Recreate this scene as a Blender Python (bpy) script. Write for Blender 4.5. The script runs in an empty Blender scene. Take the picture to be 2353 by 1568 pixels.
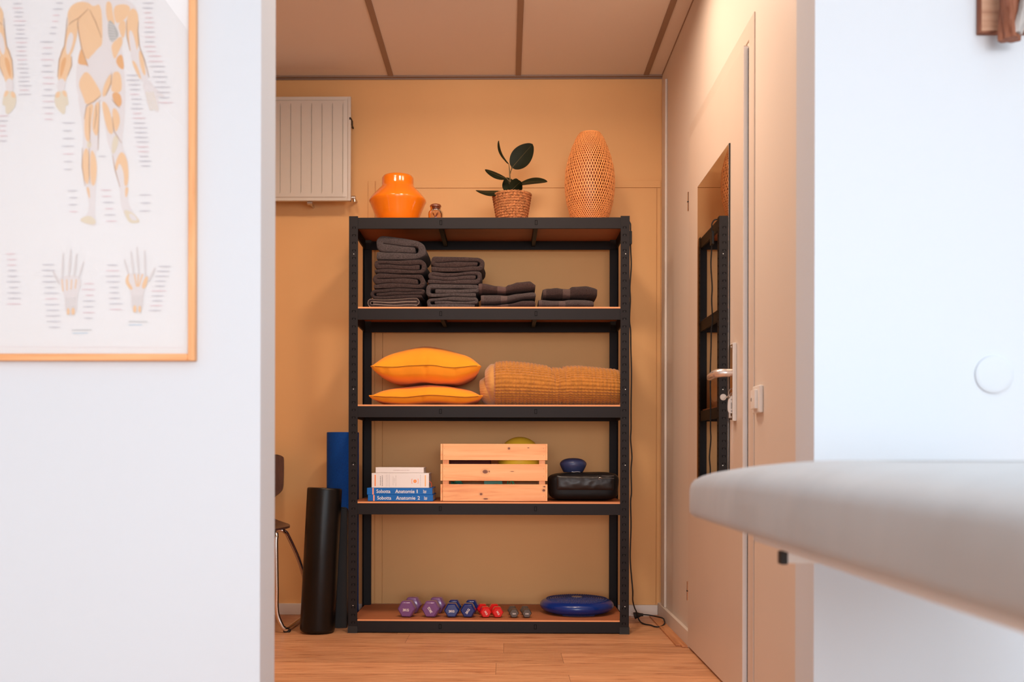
import bpy, bmesh, math, random
from mathutils import Vector, Matrix, noise as mnoise

# ------------------------------------------------------------------ camera
F = 2284.0                 # focal length in pixels of the 2353x1568 frame (35 mm)
H_CAM = 0.761
YAW = math.radians(0.8)
ROLL = math.radians(0.12)
AXX, AXY = 1160 - F * math.tan(YAW), 1048.0
PI = math.pi
scene = bpy.context.scene
COL = scene.collection

cam_data = bpy.data.cameras.new("camera")
cam = bpy.data.objects.new("camera", cam_data)
COL.objects.link(cam)
cam.matrix_world = Matrix.Translation((0, 0, H_CAM)) @ Matrix.Rotation(YAW, 4, 'Z') @ Matrix.Rotation(PI / 2, 4, 'X') @ Matrix.Rotation(ROLL, 4, 'Z')
cam_data.sensor_width = 36.0
cam_data.lens = F * 36.0 / 2353.0
cam_data.shift_x = 0.5 - AXX / 2353.0
cam_data.shift_y = (AXY - 784.0) / 2353.0
cam_data.clip_start = 0.02
cam_data.dof.use_dof = True
cam_data.dof.focus_distance = 4.28
cam_data.dof.aperture_fstop = 3.6
scene.camera = cam

# ------------------------------------------------------------------ world, lights, exposure
world = bpy.data.worlds.new("world")
scene.world = world
world.use_nodes = True
world.node_tree.nodes["Background"].inputs[0].default_value = (0.75, 0.87, 1.0, 1)
world.node_tree.nodes["Background"].inputs[1].default_value = 1.0
scene.view_settings.view_transform = 'Standard'
scene.view_settings.look = 'None'
scene.view_settings.exposure = 0.0
scene.view_settings.gamma = 1.0
scene.view_settings.use_curve_mapping = False

def area(name, loc, target, sx, sy, power, color, spread=180):
    d = bpy.data.lights.new(name, 'AREA')
    d.shape = 'RECTANGLE'; d.size = sx; d.size_y = sy
    d.energy = power; d.color = color; d.spread = math.radians(spread)
    o = bpy.data.objects.new(name, d); COL.objects.link(o)
    o.location = loc
    o.rotation_euler = (Vector(target) - Vector(loc)).to_track_quat('-Z', 'Y').to_euler()
    return o
# daylight through the tall windows of the near room (behind and beside the camera)
area("window_daylight_rear", (0.0, -8.4, 1.5), (0.0, 2.0, 1.1), 3.6, 2.2, 345, (0.98, 0.98, 1.0))
# ceiling panel of the near room
area("window_daylight_right", (2.05, -1.0, 1.35), (-0.6, 2.4, 0.9), 2.6, 2.0, 66, (0.74, 0.90, 1.0))
area("panel_light", (-1.1, -0.85, 2.88), (-1.1, -0.85, 0), 0.97, 0.9, 22, (0.93, 0.97, 1.0), 140)
area("table_fill_light", (0.70, 0.4, 2.88), (0.70, 0.4, 0), 1.2, 1.2, 16, (0.50, 0.76, 1.0), 95)  # added overhead fill that brightens the table top, not a known panel
# two warm downlights in the ceiling of the storage room
for nm, x, y, p in (("downlight_right", 0.40, 3.50, 5), ("downlight_middle", 0.02, 3.15, 18), ("downlight_left", -0.75, 3.30, 10)):
    area(nm, (x, y, 2.55), (x, y, 0), 0.22, 0.22, p, (1.0, 0.77, 0.59), 170)

def P(px, py, Y):
    """World point on the plane y = Y (metres) seen at a photograph pixel."""
    a, b = (px - AXX) / F, (AXY - py) / F
    d = cam.matrix_world.to_3x3() @ Vector((a, b, -1))
    t = Y / d.y
    return Vector((0, 0, H_CAM)) + d * t

# ------------------------------------------------------------------ materials
MATS = {}
def srgb(r, g, b):
    f = lambda c: (c / 255 / 12.92) if c / 255 <= 0.04045 else ((c / 255 + 0.055) / 1.055) ** 2.4
    return (f(r), f(g), f(b), 1)

def mat(name, color, rough=0.6, metal=0.0, bump=0.0, bscale=100.0, var=0.0, vscale=8.0, stretch=(1, 1, 1), coat=0.0, sheen=0.0, spec=0.5, detail=4.0, dist=0.01):
    if name in MATS: return MATS[name]
    m = bpy.data.materials.new(name); m.use_nodes = True
    nt = m.node_tree; n = nt.nodes; L = nt.links
    b = n["Principled BSDF"]
    c = tuple(color) if len(color) == 4 else tuple(color) + (1,)
    b.inputs["Base Color"].default_value = c
    b.inputs["Roughness"].default_value = rough
    b.inputs["Metallic"].default_value = metal
    b.inputs["Coat Weight"].default_value = coat
    b.inputs["Coat Roughness"].default_value = 0.08
    b.inputs["Sheen Weight"].default_value = sheen
    b.inputs["Specular IOR Level"].default_value = spec
    tc = n.new("ShaderNodeTexCoord"); mp = n.new("ShaderNodeMapping")
    mp.inputs["Scale"].default_value = stretch
    L.new(tc.outputs["Object"], mp.inputs["Vector"])
    if var > 0:
        t = n.new("ShaderNodeTexNoise"); t.inputs["Scale"].default_value = vscale; t.inputs["Detail"].default_value = detail
        L.new(mp.outputs[0], t.inputs["Vector"])
        mr = n.new("ShaderNodeMapRange"); mr.inputs[1].default_value = 0.3; mr.inputs[2].default_value = 0.7
        mr.inputs[3].default_value = 1 - var; mr.inputs[4].default_value = 1 + var
        L.new(t.outputs[0], mr.inputs[0])
        mx = n.new("ShaderNodeVectorMath"); mx.operation = 'SCALE'
        mx.inputs[0].default_value = c[:3]; L.new(mr.outputs[0], mx.inputs["Scale"])
        L.new(mx.outputs[0], b.inputs["Base Color"])
    if bump > 0:
        t2 = n.new("ShaderNodeTexNoise"); t2.inputs["Scale"].default_value = bscale; t2.inputs["Detail"].default_value = detail
        L.new(mp.outputs[0], t2.inputs["Vector"])
        bp = n.new("ShaderNodeBump"); bp.inputs["Strength"].default_value = bump; bp.inputs["Distance"].default_value = dist
        L.new(t2.outputs[0], bp.inputs["Height"]); L.new(bp.outputs[0], b.inputs["Normal"])
    MATS[name] = m
    return m

def ramp(n, stops, interp='LINEAR'):
    r = n.new("ShaderNodeValToRGB"); cr = r.color_ramp; cr.interpolation = interp
    while len(cr.elements) < len(stops): cr.elements.new(0.5)
    for e, (p, c) in zip(cr.elements, stops):
        e.position = p; e.color = c if len(c) == 4 else tuple(c) + (1,)
    return r

def wood(name, c1, c2, c3, axis='x', scale=1.0, rough=0.45, knots=(), planks=None, coat=0.0, ringy=1.0, run=1.3, thr=(0.60, 0.78)):
    """Long-grained wood; knots = [(x, z, rx, rz)] in object space; planks = (length, width) laid on the floor."""
    if name in MATS: return MATS[name]
    m = bpy.data.materials.new(name); m.use_nodes = True
    nt = m.node_tree; n = nt.nodes; L = nt.links; b = n["Principled BSDF"]
    b.inputs["Roughness"].default_value = rough; b.inputs["Coat Weight"].default_value = coat
    tc = n.new("ShaderNodeTexCoord"); mp = n.new("ShaderNodeMapping")
    s = {'x': (run, 22, 22), 'y': (22, run, 22), 'z': (22, 22, run)}[axis]
    mp.inputs["Scale"].default_value = tuple(v * scale for v in s)
    src = tc.outputs["Object"]
    off = None
    if planks:
        sx = n.new("ShaderNodeSeparateXYZ"); L.new(src, sx.inputs[0])
        dv_ = n.new("ShaderNodeMath"); dv_.operation = 'DIVIDE'; dv_.inputs[1].default_value = planks[1]; L.new(sx.outputs[1], dv_.inputs[0])
        fl = n.new("ShaderNodeMath"); fl.operation = 'FLOOR'; L.new(dv_.outputs[0], fl.inputs[0])
        wn = n.new("ShaderNodeTexWhiteNoise"); wn.noise_dimensions = '1D'; L.new(fl.outputs[0], wn.inputs["W"])
        mu = n.new("ShaderNodeMath"); mu.operation = 'MULTIPLY_ADD'; mu.inputs[1].default_value = planks[0]; L.new(wn.outputs["Value"], mu.inputs[0]); L.new(sx.outputs[0], mu.inputs[2])
        cx_ = n.new("ShaderNodeCombineXYZ"); L.new(mu.outputs[0], cx_.inputs[0]); L.new(sx.outputs[1], cx_.inputs[1])
        src = cx_.outputs[0]
        br = n.new("ShaderNodeTexBrick")
        br.offset = 0.0; br.inputs["Scale"].default_value = 1.0
        br.inputs["Brick Width"].default_value = planks[0]; br.inputs["Row Height"].default_value = planks[1]
        br.inputs["Mortar Size"].default_value = 0.0007; br.inputs["Mortar Smooth"].default_value = 0.3
        br.inputs["Color1"].default_value = (0, 0, 0, 1); br.inputs["Color2"].default_value = (1, 1, 1, 1); br.inputs["Mortar"].default_value = (0.5, 0.5, 0.5, 1)
        L.new(src, br.inputs["Vector"])
        sc = n.new("ShaderNodeVectorMath"); sc.operation = 'SCALE'; sc.inputs["Scale"].default_value = 7.0
        L.new(br.outputs["Color"], sc.inputs[0])
        ad = n.new("ShaderNodeVectorMath"); ad.operation = 'ADD'
        L.new(src, ad.inputs[0]); L.new(sc.outputs[0], ad.inputs[1]); src = ad.outputs[0]
        off = br
    L.new(src, mp.inputs["Vector"])
    t = n.new("ShaderNodeTexNoise"); t.inputs["Scale"].default_value = 1.6; t.inputs["Detail"].default_value = 8; t.inputs["Roughness"].default_value = 0.62
    t.inputs["Distortion"].default_value = 0.6 * ringy
    L.new(mp.outputs[0], t.inputs["Vector"])
    r = ramp(n, [(0.25, c3), (0.42, c1), (0.62, c2), (0.8, c1)])
    L.new(t.outputs[0], r.inputs[0]); colo = r.outputs[0]
    # darker streaks
    mp2 = n.new("ShaderNodeMapping"); mp2.inputs["Scale"].default_value = tuple(v * scale * (0.8 if v < 4 else 0.5) for v in s)
    L.new(src, mp2.inputs["Vector"])
    t2 = n.new("ShaderNodeTexNoise"); t2.inputs["Scale"].default_value = 1.1; t2.inputs["Detail"].default_value = 3
    L.new(mp2.outputs[0], t2.inputs["Vector"])
    r2 = ramp(n, [(thr[0], (0, 0, 0)), (thr[1], (1, 1, 1))])
    L.new(t2.outputs[0], r2.inputs[0])
    mx = n.new("ShaderNodeMix"); mx.data_type = 'RGBA'
    ms = n.new("ShaderNodeMath"); ms.operation = 'MULTIPLY'; ms.inputs[1].default_value = 0.55
    L.new(r2.outputs[0], ms.inputs[0]); L.new(ms.outputs[0], mx.inputs[0])
    L.new(colo, mx.inputs[6]); mx.inputs[7].default_value = tuple(c3) if len(c3) == 4 else tuple(c3) + (1,)
    colo = mx.outputs[2]
    for (kx, kz, rx, rz) in knots:
        sb = n.new("ShaderNodeVectorMath"); sb.operation = 'SUBTRACT'; sb.inputs[1].default_value = (kx, 0, kz)
        L.new(tc.outputs["Object"], sb.inputs[0])
        dv = n.new("ShaderNodeVectorMath"); dv.operation = 'MULTIPLY'; dv.inputs[1].default_value = (1 / rx, 0, 1 / rz)
        L.new(sb.outputs[0], dv.inputs[0])
        ln = n.new("ShaderNodeVectorMath"); ln.operation = 'LENGTH'; L.new(dv.outputs[0], ln.inputs[0])
        kr = ramp(n, [(0.0, (1, 1, 1)), (0.42, (0.9, 0.9, 0.9)), (0.5, (0.15, 0.15, 0.15)), (0.7, (0.16, 0.16, 0.16)), (1.0, (0, 0, 0))])
        dm = n.new("ShaderNodeMath"); dm.operation = 'MULTIPLY'; dm.inputs[1].default_value = 0.5
        L.new(ln.outputs["Value"], dm.inputs[0]); L.new(dm.outputs[0], kr.inputs[0])
        mk = n.new("ShaderNodeMix"); mk.data_type = 'RGBA'
        L.new(kr.outputs[0], mk.inputs[0]); L.new(colo, mk.inputs[6]); mk.inputs[7].default_value = (0.17, 0.04, 0.012, 1)
        colo = mk.outputs[2]
    if off is not None:
        hs = n.new("ShaderNodeMapRange"); hs.inputs[3].default_value = 0.90; hs.inputs[4].default_value = 1.10
        L.new(off.outputs["Color"], hs.inputs[0])
        vs = n.new("ShaderNodeVectorMath"); vs.operation = 'SCALE'
        L.new(colo, vs.inputs[0]); L.new(hs.outputs[0], vs.inputs["Scale"])
        mo = n.new("ShaderNodeMix"); mo.data_type = 'RGBA'
        L.new(off.outputs["Fac"], mo.inputs[0]); L.new(vs.outputs[0], mo.inputs[6]); mo.inputs[7].default_value = (0.16, 0.07, 0.035, 1)
        colo = mo.outputs[2]
    L.new(colo, b.inputs["Base Color"])
    bp = n.new("ShaderNodeBump"); bp.inputs["Strength"].default_value = 0.12; bp.inputs["Distance"].default_value = 0.003
    L.new(t.outputs[0], bp.inputs["Height"]); L.new(bp.outputs[0], b.inputs["Normal"])
    MATS[name] = m
    return m

def glass_mat(name, tint=(1, 1, 1), rough=0.0):
    m = bpy.data.materials.new(name); m.use_nodes = True
    n = m.node_tree.nodes; L = m.node_tree.links
    n.remove(n["Principled BSDF"])
    tr = n.new("ShaderNodeBsdfTransparent"); tr.inputs[0].default_value = tuple(tint) + (1,)
    gl = n.new("ShaderNodeBsdfGlossy"); gl.inputs["Roughness"].default_value = rough
    fr = n.new("ShaderNodeFresnel"); fr.inputs[0].default_value = 1.38
    mx = n.new("ShaderNodeMixShader")
    L.new(fr.outputs[0], mx.inputs[0]); L.new(tr.outputs[0], mx.inputs[1]); L.new(gl.outputs[0], mx.inputs[2])
    L.new(mx.outputs[0], n["Material Output"].inputs[0])
    return m

# ------------------------------------------------------------------ mesh builder
class MB:
    def __init__(self): self.v = []; self.f = []; self.m = []; self.s = []; self.wn = False
    def add(self, verts, faces, mi=0, smooth=False):
        o = len(self.v); self.v += [Vector(p) for p in verts]
        for f in faces:
            self.f.append([i + o for i in f]); self.m.append(mi); self.s.append(smooth)
        return self
    def box(self, lo, hi, mi=0):
        x0, y0, z0 = lo; x1, y1, z1 = hi
        self.add([(x0, y0, z0), (x1, y0, z0), (x1, y1, z0), (x0, y1, z0), (x0, y0, z1), (x1, y0, z1), (x1, y1, z1), (x0, y1, z1)],
                 [(0, 3, 2, 1), (4, 5, 6, 7), (0, 1, 5, 4), (1, 2, 6, 5), (2, 3, 7, 6), (3, 0, 4, 7)], mi); return self
    def rbox(self, lo, hi, r=0.003, seg=2, mi=0, smooth=True):
        bm = bmesh.new(); bmesh.ops.create_cube(bm, size=1); self.wn = True
        lo, hi = Vector(lo), Vector(hi)
        for v in bm.verts: v.co = Vector([(lo[i] + hi[i]) / 2 + v.co[i] * (hi[i] - lo[i]) for i in range(3)])
        bmesh.ops.bevel(bm, geom=bm.edges[:], offset=r, segments=seg, profile=0.5, affect='EDGES')
        self.bm(bm, mi, smooth); return self
    def bm(self, bm, mi=0, smooth=True, mat4=None):
        bm.verts.index_update()
        vs = [(mat4 @ v.co) if mat4 else v.co.copy() for v in bm.verts]
        self.add(vs, [[v.index for v in f.verts] for f in bm.faces], mi, smooth); bm.free(); return self
    def tube(self, pts, r, seg=12, mi=0, caps=True, closed=False):
        pts = [Vector(p) for p in pts]; n = len(pts)
        rs = r if isinstance(r, (list, tuple)) else [r] * n
        rings = []; up = None
        for i, p in enumerate(pts):
            if closed: t = pts[(i + 1) % n] - pts[i - 1]
            else: t = pts[min(i + 1, n - 1)] - pts[max(i - 1, 0)]
            t.normalize()
            if up is None:
                up = Vector((0, 0, 1)) if abs(t.z) < 0.9 else Vector((1, 0, 0))
            a = t.cross(up).normalized(); up = a.cross(t).normalized()
            rings.append([p + (a * math.cos(2 * PI * k / seg) + up * math.sin(2 * PI * k / seg)) * rs[i] for k in range(seg)])
        vs = [v for rg in rings for v in rg]; fs = []
        for i in range(n if closed else n - 1):
            j = (i + 1) % n
            for k in range(seg):
                l = (k + 1) % seg
                fs.append((i * seg + k, i * seg + l, j * seg + l, j * seg + k))
        if caps and not closed:
            fs.append(tuple(range(seg))[::-1]); fs.append(tuple((n - 1) * seg + k for k in range(seg)))
        self.add(vs, fs, mi, True); return self
    def lathe(self, prof, c=(0, 0, 0), seg=48, mi=0, capb=True, capt=True, axis='z', smooth=True):
        c = Vector(c); vs = []; fs = []; n = len(prof)
        for (r, h) in prof:
            for k in range(seg):
                a = 2 * PI * k / seg
                p = Vector((r * math.cos(a), r * math.sin(a), h))
                if axis == 'y': p = Vector((r * math.cos(a), h, r * math.sin(a)))
                if axis == 'x': p = Vector((h, r * math.cos(a), r * math.sin(a)))
                vs.append(c + p)
        for i in range(n - 1):
            for k in range(seg):
                l = (k + 1) % seg
                fs.append((i * seg + k, i * seg + l, (i + 1) * seg + l, (i + 1) * seg + k))
        if capb: fs.append(tuple(range(seg))[::-1])
        if capt: fs.append(tuple((n - 1) * seg + k for k in range(seg)))
        self.add(vs, fs, mi, smooth); return self
    def grid(self, fn, nu, nv, mi=0, cu=False, cv=False, smooth=True):
        vs = [fn(i / (nu if cu else nu - 1), j / (nv if cv else nv - 1)) for i in range(nu) for j in range(nv)]
        fs = []
        for i in range(nu if cu else nu - 1):
            for j in range(nv if cv else nv - 1):
                a, b = (i + 1) % nu, (j + 1) % nv
                fs.append((i * nv + j, a * nv + j, a * nv + b, i * nv + b))
        self.add(vs, fs, mi, smooth); return self
    def prism(self, poly, y0, y1, mi=0, smooth=False):
        """poly in (x, z), extruded along y."""
        n = len(poly)
        vs = [(p[0], y0, p[1]) for p in poly] + [(p[0], y1, p[1]) for p in poly]
        fs = [tuple(range(n))[::-1], tuple(range(n, 2 * n))] + [(i, (i + 1) % n, n + (i + 1) % n, n + i) for i in range(n)]
        self.add(vs, fs, mi, smooth); return self

def build(name, mb, mats, parent=None, origin=None, fix=True, sharp=40):
    """Link the shapes as ONE mesh object; world coordinates in, origin at the parent's (or given) place."""
    if not isinstance(mats, (list, tuple)): mats = [mats]
    org = Vector(parent.get('_org', (0, 0, 0))) if parent is not None else (Vector(origin) if origin else Vector((0, 0, 0)))
    me = bpy.data.meshes.new(name)
    me.from_pydata([v - org for v in mb.v], [], mb.f)
    for m in mats: me.materials.append(m)
    me.polygons.foreach_set("material_index", mb.m)
    me.polygons.foreach_set("use_smooth", mb.s)
    me.update()
    if fix:
        b = bmesh.new(); b.from_mesh(me); bmesh.ops.recalc_face_normals(b, faces=b.faces); b.to_mesh(me); b.free()
    if any(mb.s):
        try: me.set_sharp_from_angle(angle=math.radians(sharp))
        except Exception: pass
    o = bpy.data.objects.new(name, me); COL.objects.link(o)
    if mb.wn:
        w_ = o.modifiers.new('weighted', 'WEIGHTED_NORMAL'); w_.keep_sharp = True
    if parent is not None: o.parent = parent
    else: o.location = org
    o['_org'] = list(org)
    return o

def tag(o, label, cat, group=None):
    o['label'] = label; o['category'] = cat
    if group: o['group'] = group
    return o

def thing(name, loc, label, cat, group=None):
    o = bpy.data.objects.new(name, None); COL.objects.link(o)
    o.empty_display_size = 0.05
    o.location = loc; o['_org'] = list(loc)
    return tag(o, label, cat, group)

def struct(name, mb, mats, parent=None):
    o = build(name, mb, mats, parent)
    if parent is None: o['kind'] = 'structure'
    return o

def copy_tree(o, parent=None, loc=None):
    c = o.copy(); COL.objects.link(c); c.parent = parent
    if loc is not None: c.location = loc
    for ch in list(o.children): copy_tree(ch, c)
    return c

def text_mesh(txt, height, bold=0.0, sx=1.0, spacing=1.0):
    """Flat lettering of the given cap height in (x, z); returns (verts, faces), centred."""
    cu = bpy.data.curves.new("t", 'FONT'); cu.body = txt; cu.size = 1.0; cu.space_character = spacing
    cu.align_x = 'CENTER'; cu.resolution_u = 3; cu.offset = bold
    o = bpy.data.objects.new("t", cu); COL.objects.link(o)
    dg = bpy.context.evaluated_depsgraph_get()
    me = bpy.data.meshes.new_from_object(o.evaluated_get(dg))
    vs = [v.co.copy() for v in me.vertices]; fs = [list(p.vertices) for p in me.polygons]
    bpy.data.objects.remove(o); bpy.data.curves.remove(cu); bpy.data.meshes.remove(me)
    k = height / 0.70
    xs = [v.x for v in vs]; cx = (min(xs) + max(xs)) / 2
    return [Vector(((v.x - cx) * k * sx, 0, (v.y - 0.35) * k)) for v in vs], fs

def add_text(mb, txt, c, height, mi=0, ang=0.0, bold=0.0, sx=1.0, ax=(1, 0, 0), up=(0, 0, 1), lift=0.0, spacing=1.0):
    vs, fs = text_mesh(txt, height, bold, sx, spacing)
    ax, up, c = Vector(ax), Vector(up), Vector(c)
    nrm = ax.cross(up).normalized()          # towards the viewer
    ca, sa = math.cos(ang), math.sin(ang)
    out = []
    for v in vs:
        x, z = v.x * ca - v.z * sa, v.x * sa + v.z * ca
        out.append(c + ax * x + up * z + nrm * lift)
    mb.add(out, fs, mi)

def n3(x, y, z, s=1.0): return mnoise.noise(Vector((x * s, y * s, z * s)))

# common materials
M_ochre = mat("ochre_wall_paint", (0.83, 0.465, 0.19), 0.75, bump=0.05, bscale=350, dist=0.001, var=0.02, vscale=3)
M_white = mat("white_wall_paint", (0.65, 0.68, 0.715), 0.8)
M_cream = mat("cream_gloss_paint", (0.66, 0.555, 0.47), 0.42, bump=0.03, bscale=60, dist=0.002, var=0.015, vscale=4)
M_creamw = mat("cream_wall_paint", (0.70, 0.61, 0.53), 0.55, bump=0.03, bscale=120, dist=0.002)
M_skirt = mat("white_skirting_paint", (0.80, 0.74, 0.68), 0.45)
M_tile = mat("ceiling_tile_board", (0.80, 0.73, 0.66), 0.9, bump=0.1, bscale=400)
M_tbar = mat("ceiling_grid_metal", (0.30, 0.20, 0.145), 0.5)
M_black = mat("black_powder_coat", (0.0135, 0.0105, 0.011), 0.55, bump=0.1, bscale=900, dist=0.001, spec=0.22)
M_slot = mat("slot_shade_black", (0.002, 0.002, 0.002), 0.8, spec=0.1)  # black colour stands in for the shade inside the punched slots
M_tab = mat("slot_tab_black", (0.0145, 0.0115, 0.012), 0.5, spec=0.25)  # slot tabs, barely lighter than the powder coat
M_hole_dot = mat("bright_hole_dot", (0.75, 0.68, 0.6), 0.3, 0.6)  # pale dots paint the lit wall showing through holes in the posts
M_chrome = mat("polished_chrome", (0.75, 0.73, 0.72), 0.12, 1.0)
M_steel = mat("brushed_steel", (0.62, 0.58, 0.54), 0.3, 1.0)
M_rubber = mat("black_rubber", (0.012, 0.012, 0.012), 0.6)
M_plast = mat("white_plastic", (0.80, 0.77, 0.73), 0.35)
M_oak = wood("oak_laminate", srgb(202, 142, 100), srgb(222, 166, 122), srgb(150, 90, 56), 'x', 1.0, 0.42, run=2.6, thr=(0.64, 0.76), ringy=2.0, planks=(1.28, 0.192))
M_strip = wood("oak_edge_strip", srgb(196, 130, 84), srgb(214, 150, 100), srgb(165, 100, 60), 'y', 1.4, 0.5)

# ================================================================== THE SETTING
YW = 4.75; XR = 0.745; ZC = 2.573       # back wall, right wall, storage-room ceiling
YP, TP = 2.05, 0.13                      # partition face and thickness
XL, XO = -0.506, 0.635                   # sides of the opening
ZN = 2.90

m = MB(); m.box((-2.3, -8.7, -0.06), (2.3, YW + 0.1, 0.0)); struct("floor", m, M_oak)
m = MB(); m.box((-2.3, YW, 0.0), (1.4, YW + 0.1, 3.0)); struct("wall_back", m, M_ochre)
m = MB(); m.box((XR, YP + TP, 0.0), (XR + 0.1, YW, 3.0)); struct("wall_right", m, M_creamw)
m = MB(); m.box((-2.3, YP + TP, 0.0), (-2.2, YW, 3.0)); struct("wall_left", m, M_ochre)
m = MB(); m.box((-2.1, YP, 0.0), (XL, YP + TP, 3.0)); struct("wall_partition_left", m, M_white)
m = MB(); m.box((XO, YP, 0.0), (2.1, YP + TP, 3.0)); struct("wall_partition_right", m, M_white)
m = MB(); m.box((-2.2, -8.6, 0.0), (-2.1, YP, 3.0)); struct("wall_near_left", m, M_white)
m = MB(); m.box((2.1, -8.6, 0.0), (2.2, -2.4, 3.0)); m.box((2.1, 0.4, 0.0), (2.2, YP + TP, 3.0)); m.box((2.1, -2.4, 0.0), (2.2, 0.4, 0.3)); m.box((2.1, -2.4, 2.45), (2.2, 0.4, 3.0)); struct("wall_near_right", m, M_white)
m = MB()
for y0, y1 in ((-2.4, -2.35), (-1.025, -0.975), (0.35, 0.4)): m.box((2.12, y0, 0.3), (2.18, y1, 2.45))
for z0, z1 in ((0.3, 0.35), (2.4, 2.45)): m.box((2.12, -2.4, z0), (2.18, 0.4, z1))
struct("window_2", m, M_white)
m = MB()
m.box((-2.1, -8.6, 0.0), (2.1, -8.5, 0.3)); m.box((-2.1, -8.6, 2.7), (2.1, -8.5, 3.0))
m.box((-2.1, -8.6, 0.3), (-1.85, -8.5, 2.7)); m.box((1.85, -8.6, 0.3), (2.1, -8.5, 2.7))
struct("wall_near_rear", m, M_white)
m = MB()
for x0, x1 in ((-1.85, -1.8), (-0.025, 0.025), (1.8, 1.85)): m.box((x0, -8.59, 0.3), (x1, -8.53, 2.7))
for z0, z1 in ((0.3, 0.35), (2.65, 2.7)): m.box((-1.85, -8.59, z0), (1.85, -8.53, z1))
struct("window_1", m, M_white)
m = MB(); m.box((-2.1, -8.6, ZN), (2.1, YP + 0.02, ZN + 0.06)); struct("ceiling_near", m, M_white)
m = MB(); m.box((-2.2, YP + 0.02, ZC), (XR + 0.05, YW, ZC + 0.05)); struct("ceiling", m, M_tile)

# ceiling grid of the storage room
m = MB(); w = 0.0125
for x in (-1.761, -1.154, -0.547, 0.060, 0.667):
    m.box((x - w, YP + TP, ZC - 0.004), (x + w, YW - 0.012, ZC + 0.001))
for y in (3.85, 3.24, 2.63): m.box((-2.2, y - w, ZC - 0.0035), (XR - 0.01, y + w, ZC + 0.001))
struct("trim_1", m, M_tbar)
m = MB()
m.box((-2.2, YW - 0.024, ZC - 0.007), (XR, YW, ZC)); m.box((-2.2, YW - 0.006, ZC - 0.013), (XR, YW, ZC - 0.007))
m.box((XR - 0.004, YP + TP, ZC - 0.003), (XR, YW - 0.024, ZC))
struct("trim_2", m, M_tbar)

# skirting
m = MB(); m.rbox((-2.2, YW - 0.016, 0.0), (0.728, YW, 0.0525), 0.002); struct("baseboard_back", m, M_skirt)
m = MB(); m.rbox((0.729, 3.962, 0.0), (XR, YW, 0.064), 0.003); struct("baseboard_right", m, M_creamw)
m = MB(); m.rbox((0.686, 3.99, 0.0), (0.729, YW - 0.02, 0.007), 0.002); m.rbox((0.705, 3.955, 0.0), (0.729, 3.99, 0.007), 0.002)
struct("trim_3", m, M_strip)
# old closed-off door panel, painted over, behind the shelving
m = MB()
PT = 0.006; gx = [P(x, 600, YW).x for x in (846, 861.3, 863.2, 879.4, 880.4)]
z1, z0 = P(1160, 416, YW).z, P(1160, 433, YW).z
for (xa, xb, za, zb) in ((gx[0], gx[1], 0.053, z1), (gx[2], gx[3], 0.053, z1), (gx[3] + 0.002, 0.740, z0 + 0.001, z1), (gx[4], 0.7205, 0.053, z0 - 0.001), (0.7225, 0.740, 0.053, z0 - 0.001)):
    m.rbox((xa, YW - PT, za), (xb, YW, zb), 0.001, 1)
struct("trim_4", m, M_ochre)
# vertical batten in the corner of the right wall
m = MB(); m.rbox((XR - 0.011, 4.585, 0.064), (XR, 4.665, 2.50), 0.003); pass
struct("trim_5", m, M_creamw)

# ------------------------------------------------------------------ door with its furniture
XD = 0.727
D0, D1, DH = 3.052, 3.953, 2.02
door = MB(); door.rbox((XD, D0, 0.008), (XR - 0.001, D1, DH), 0.003, 2)
door = struct("door_1", door, M_cream)
m = MB(); m.box((XD + 0.0015, D0 - 0.0006, 0.012), (XR - 0.002, D0 + 0.001, DH - 0.004)); build("door_edge", m, mat("lit_door_edge", (0.90, 0.87, 0.84), 0.5), door)  # daylight on the door's near edge put into a paler colour
m = MB()
m.rbox((XR - 0.004, D0 - 0.075, 0), (XR, D0 - 0.012, DH + 0.07), 0.0015)
m.rbox((XR - 0.004, D0 - 0.012, DH + 0.012), (XR, D1 + 0.06, DH + 0.07), 0.0015)
m.rbox((XR - 0.004, D1 + 0.008, 0.064), (XR, D1 + 0.06, DH + 0.012), 0.0015)
build("door_frame", m, M_cream, door)
m = MB(); m.box((XR - 0.0035, D0 - 0.0115, 0.0), (XR, D0 - 0.001, DH - 0.01)); build("door_gap_shade", m, M_rubber, door)  # dark strip stands in for the shadow in the rebate gap, no seal
for zc in (1.773, 0.226):
    m = MB(); m.tube([(XD + 0.004, D1 + 0.008, zc - 0.038), (XD + 0.004, D1 + 0.008, zc - 0.002)], 0.007, 10)
    m.tube([(XD + 0.004, D1 + 0.008, zc + 0.002), (XD + 0.004, D1 + 0.008, zc + 0.038)], 0.007, 10)
    m.box((XD + 0.006, D1 + 0.002, zc - 0.036), (XR, D1 + 0.014, zc + 0.036))
    m.lathe([(0.004, zc - 0.002), (0.0085, zc - 0.002), (0.0085, zc + 0.002), (0.004, zc + 0.002)], (XD + 0.004, D1 + 0.008, 0), 10, 1)
    build("hinge", m, [M_chrome, M_rubber], door)
M_bronze = mat("escutcheon_face", (0.42, 0.30, 0.22), 0.22, 0.9)
PX0 = 0.7145
m = MB(); m.rbox((PX0, 3.128, 0.872), (XD, 3.168, 1.118), 0.0025, 2); lp = build("lock_plate", m, M_plast, door)
m = MB(); m.box((PX0 - 0.0006, 3.131, 0.876), (PX0 + 0.001, 3.165, 1.114)); build("plate_face", m, M_bronze, lp)
m = MB()
for z in (0.884, 1.106): m.lathe([(0.0035, -0.0022), (0.0035, 0.0)], (PX0, 3.148, z), 12, axis='x')
m.lathe([(0.009, -0.004), (0.009, 0.0)], (PX0, 3.148, 0.948), 16, axis='x')
build("screw", m, M_steel, lp)
zc = 1.0245
m = MB()
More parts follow.
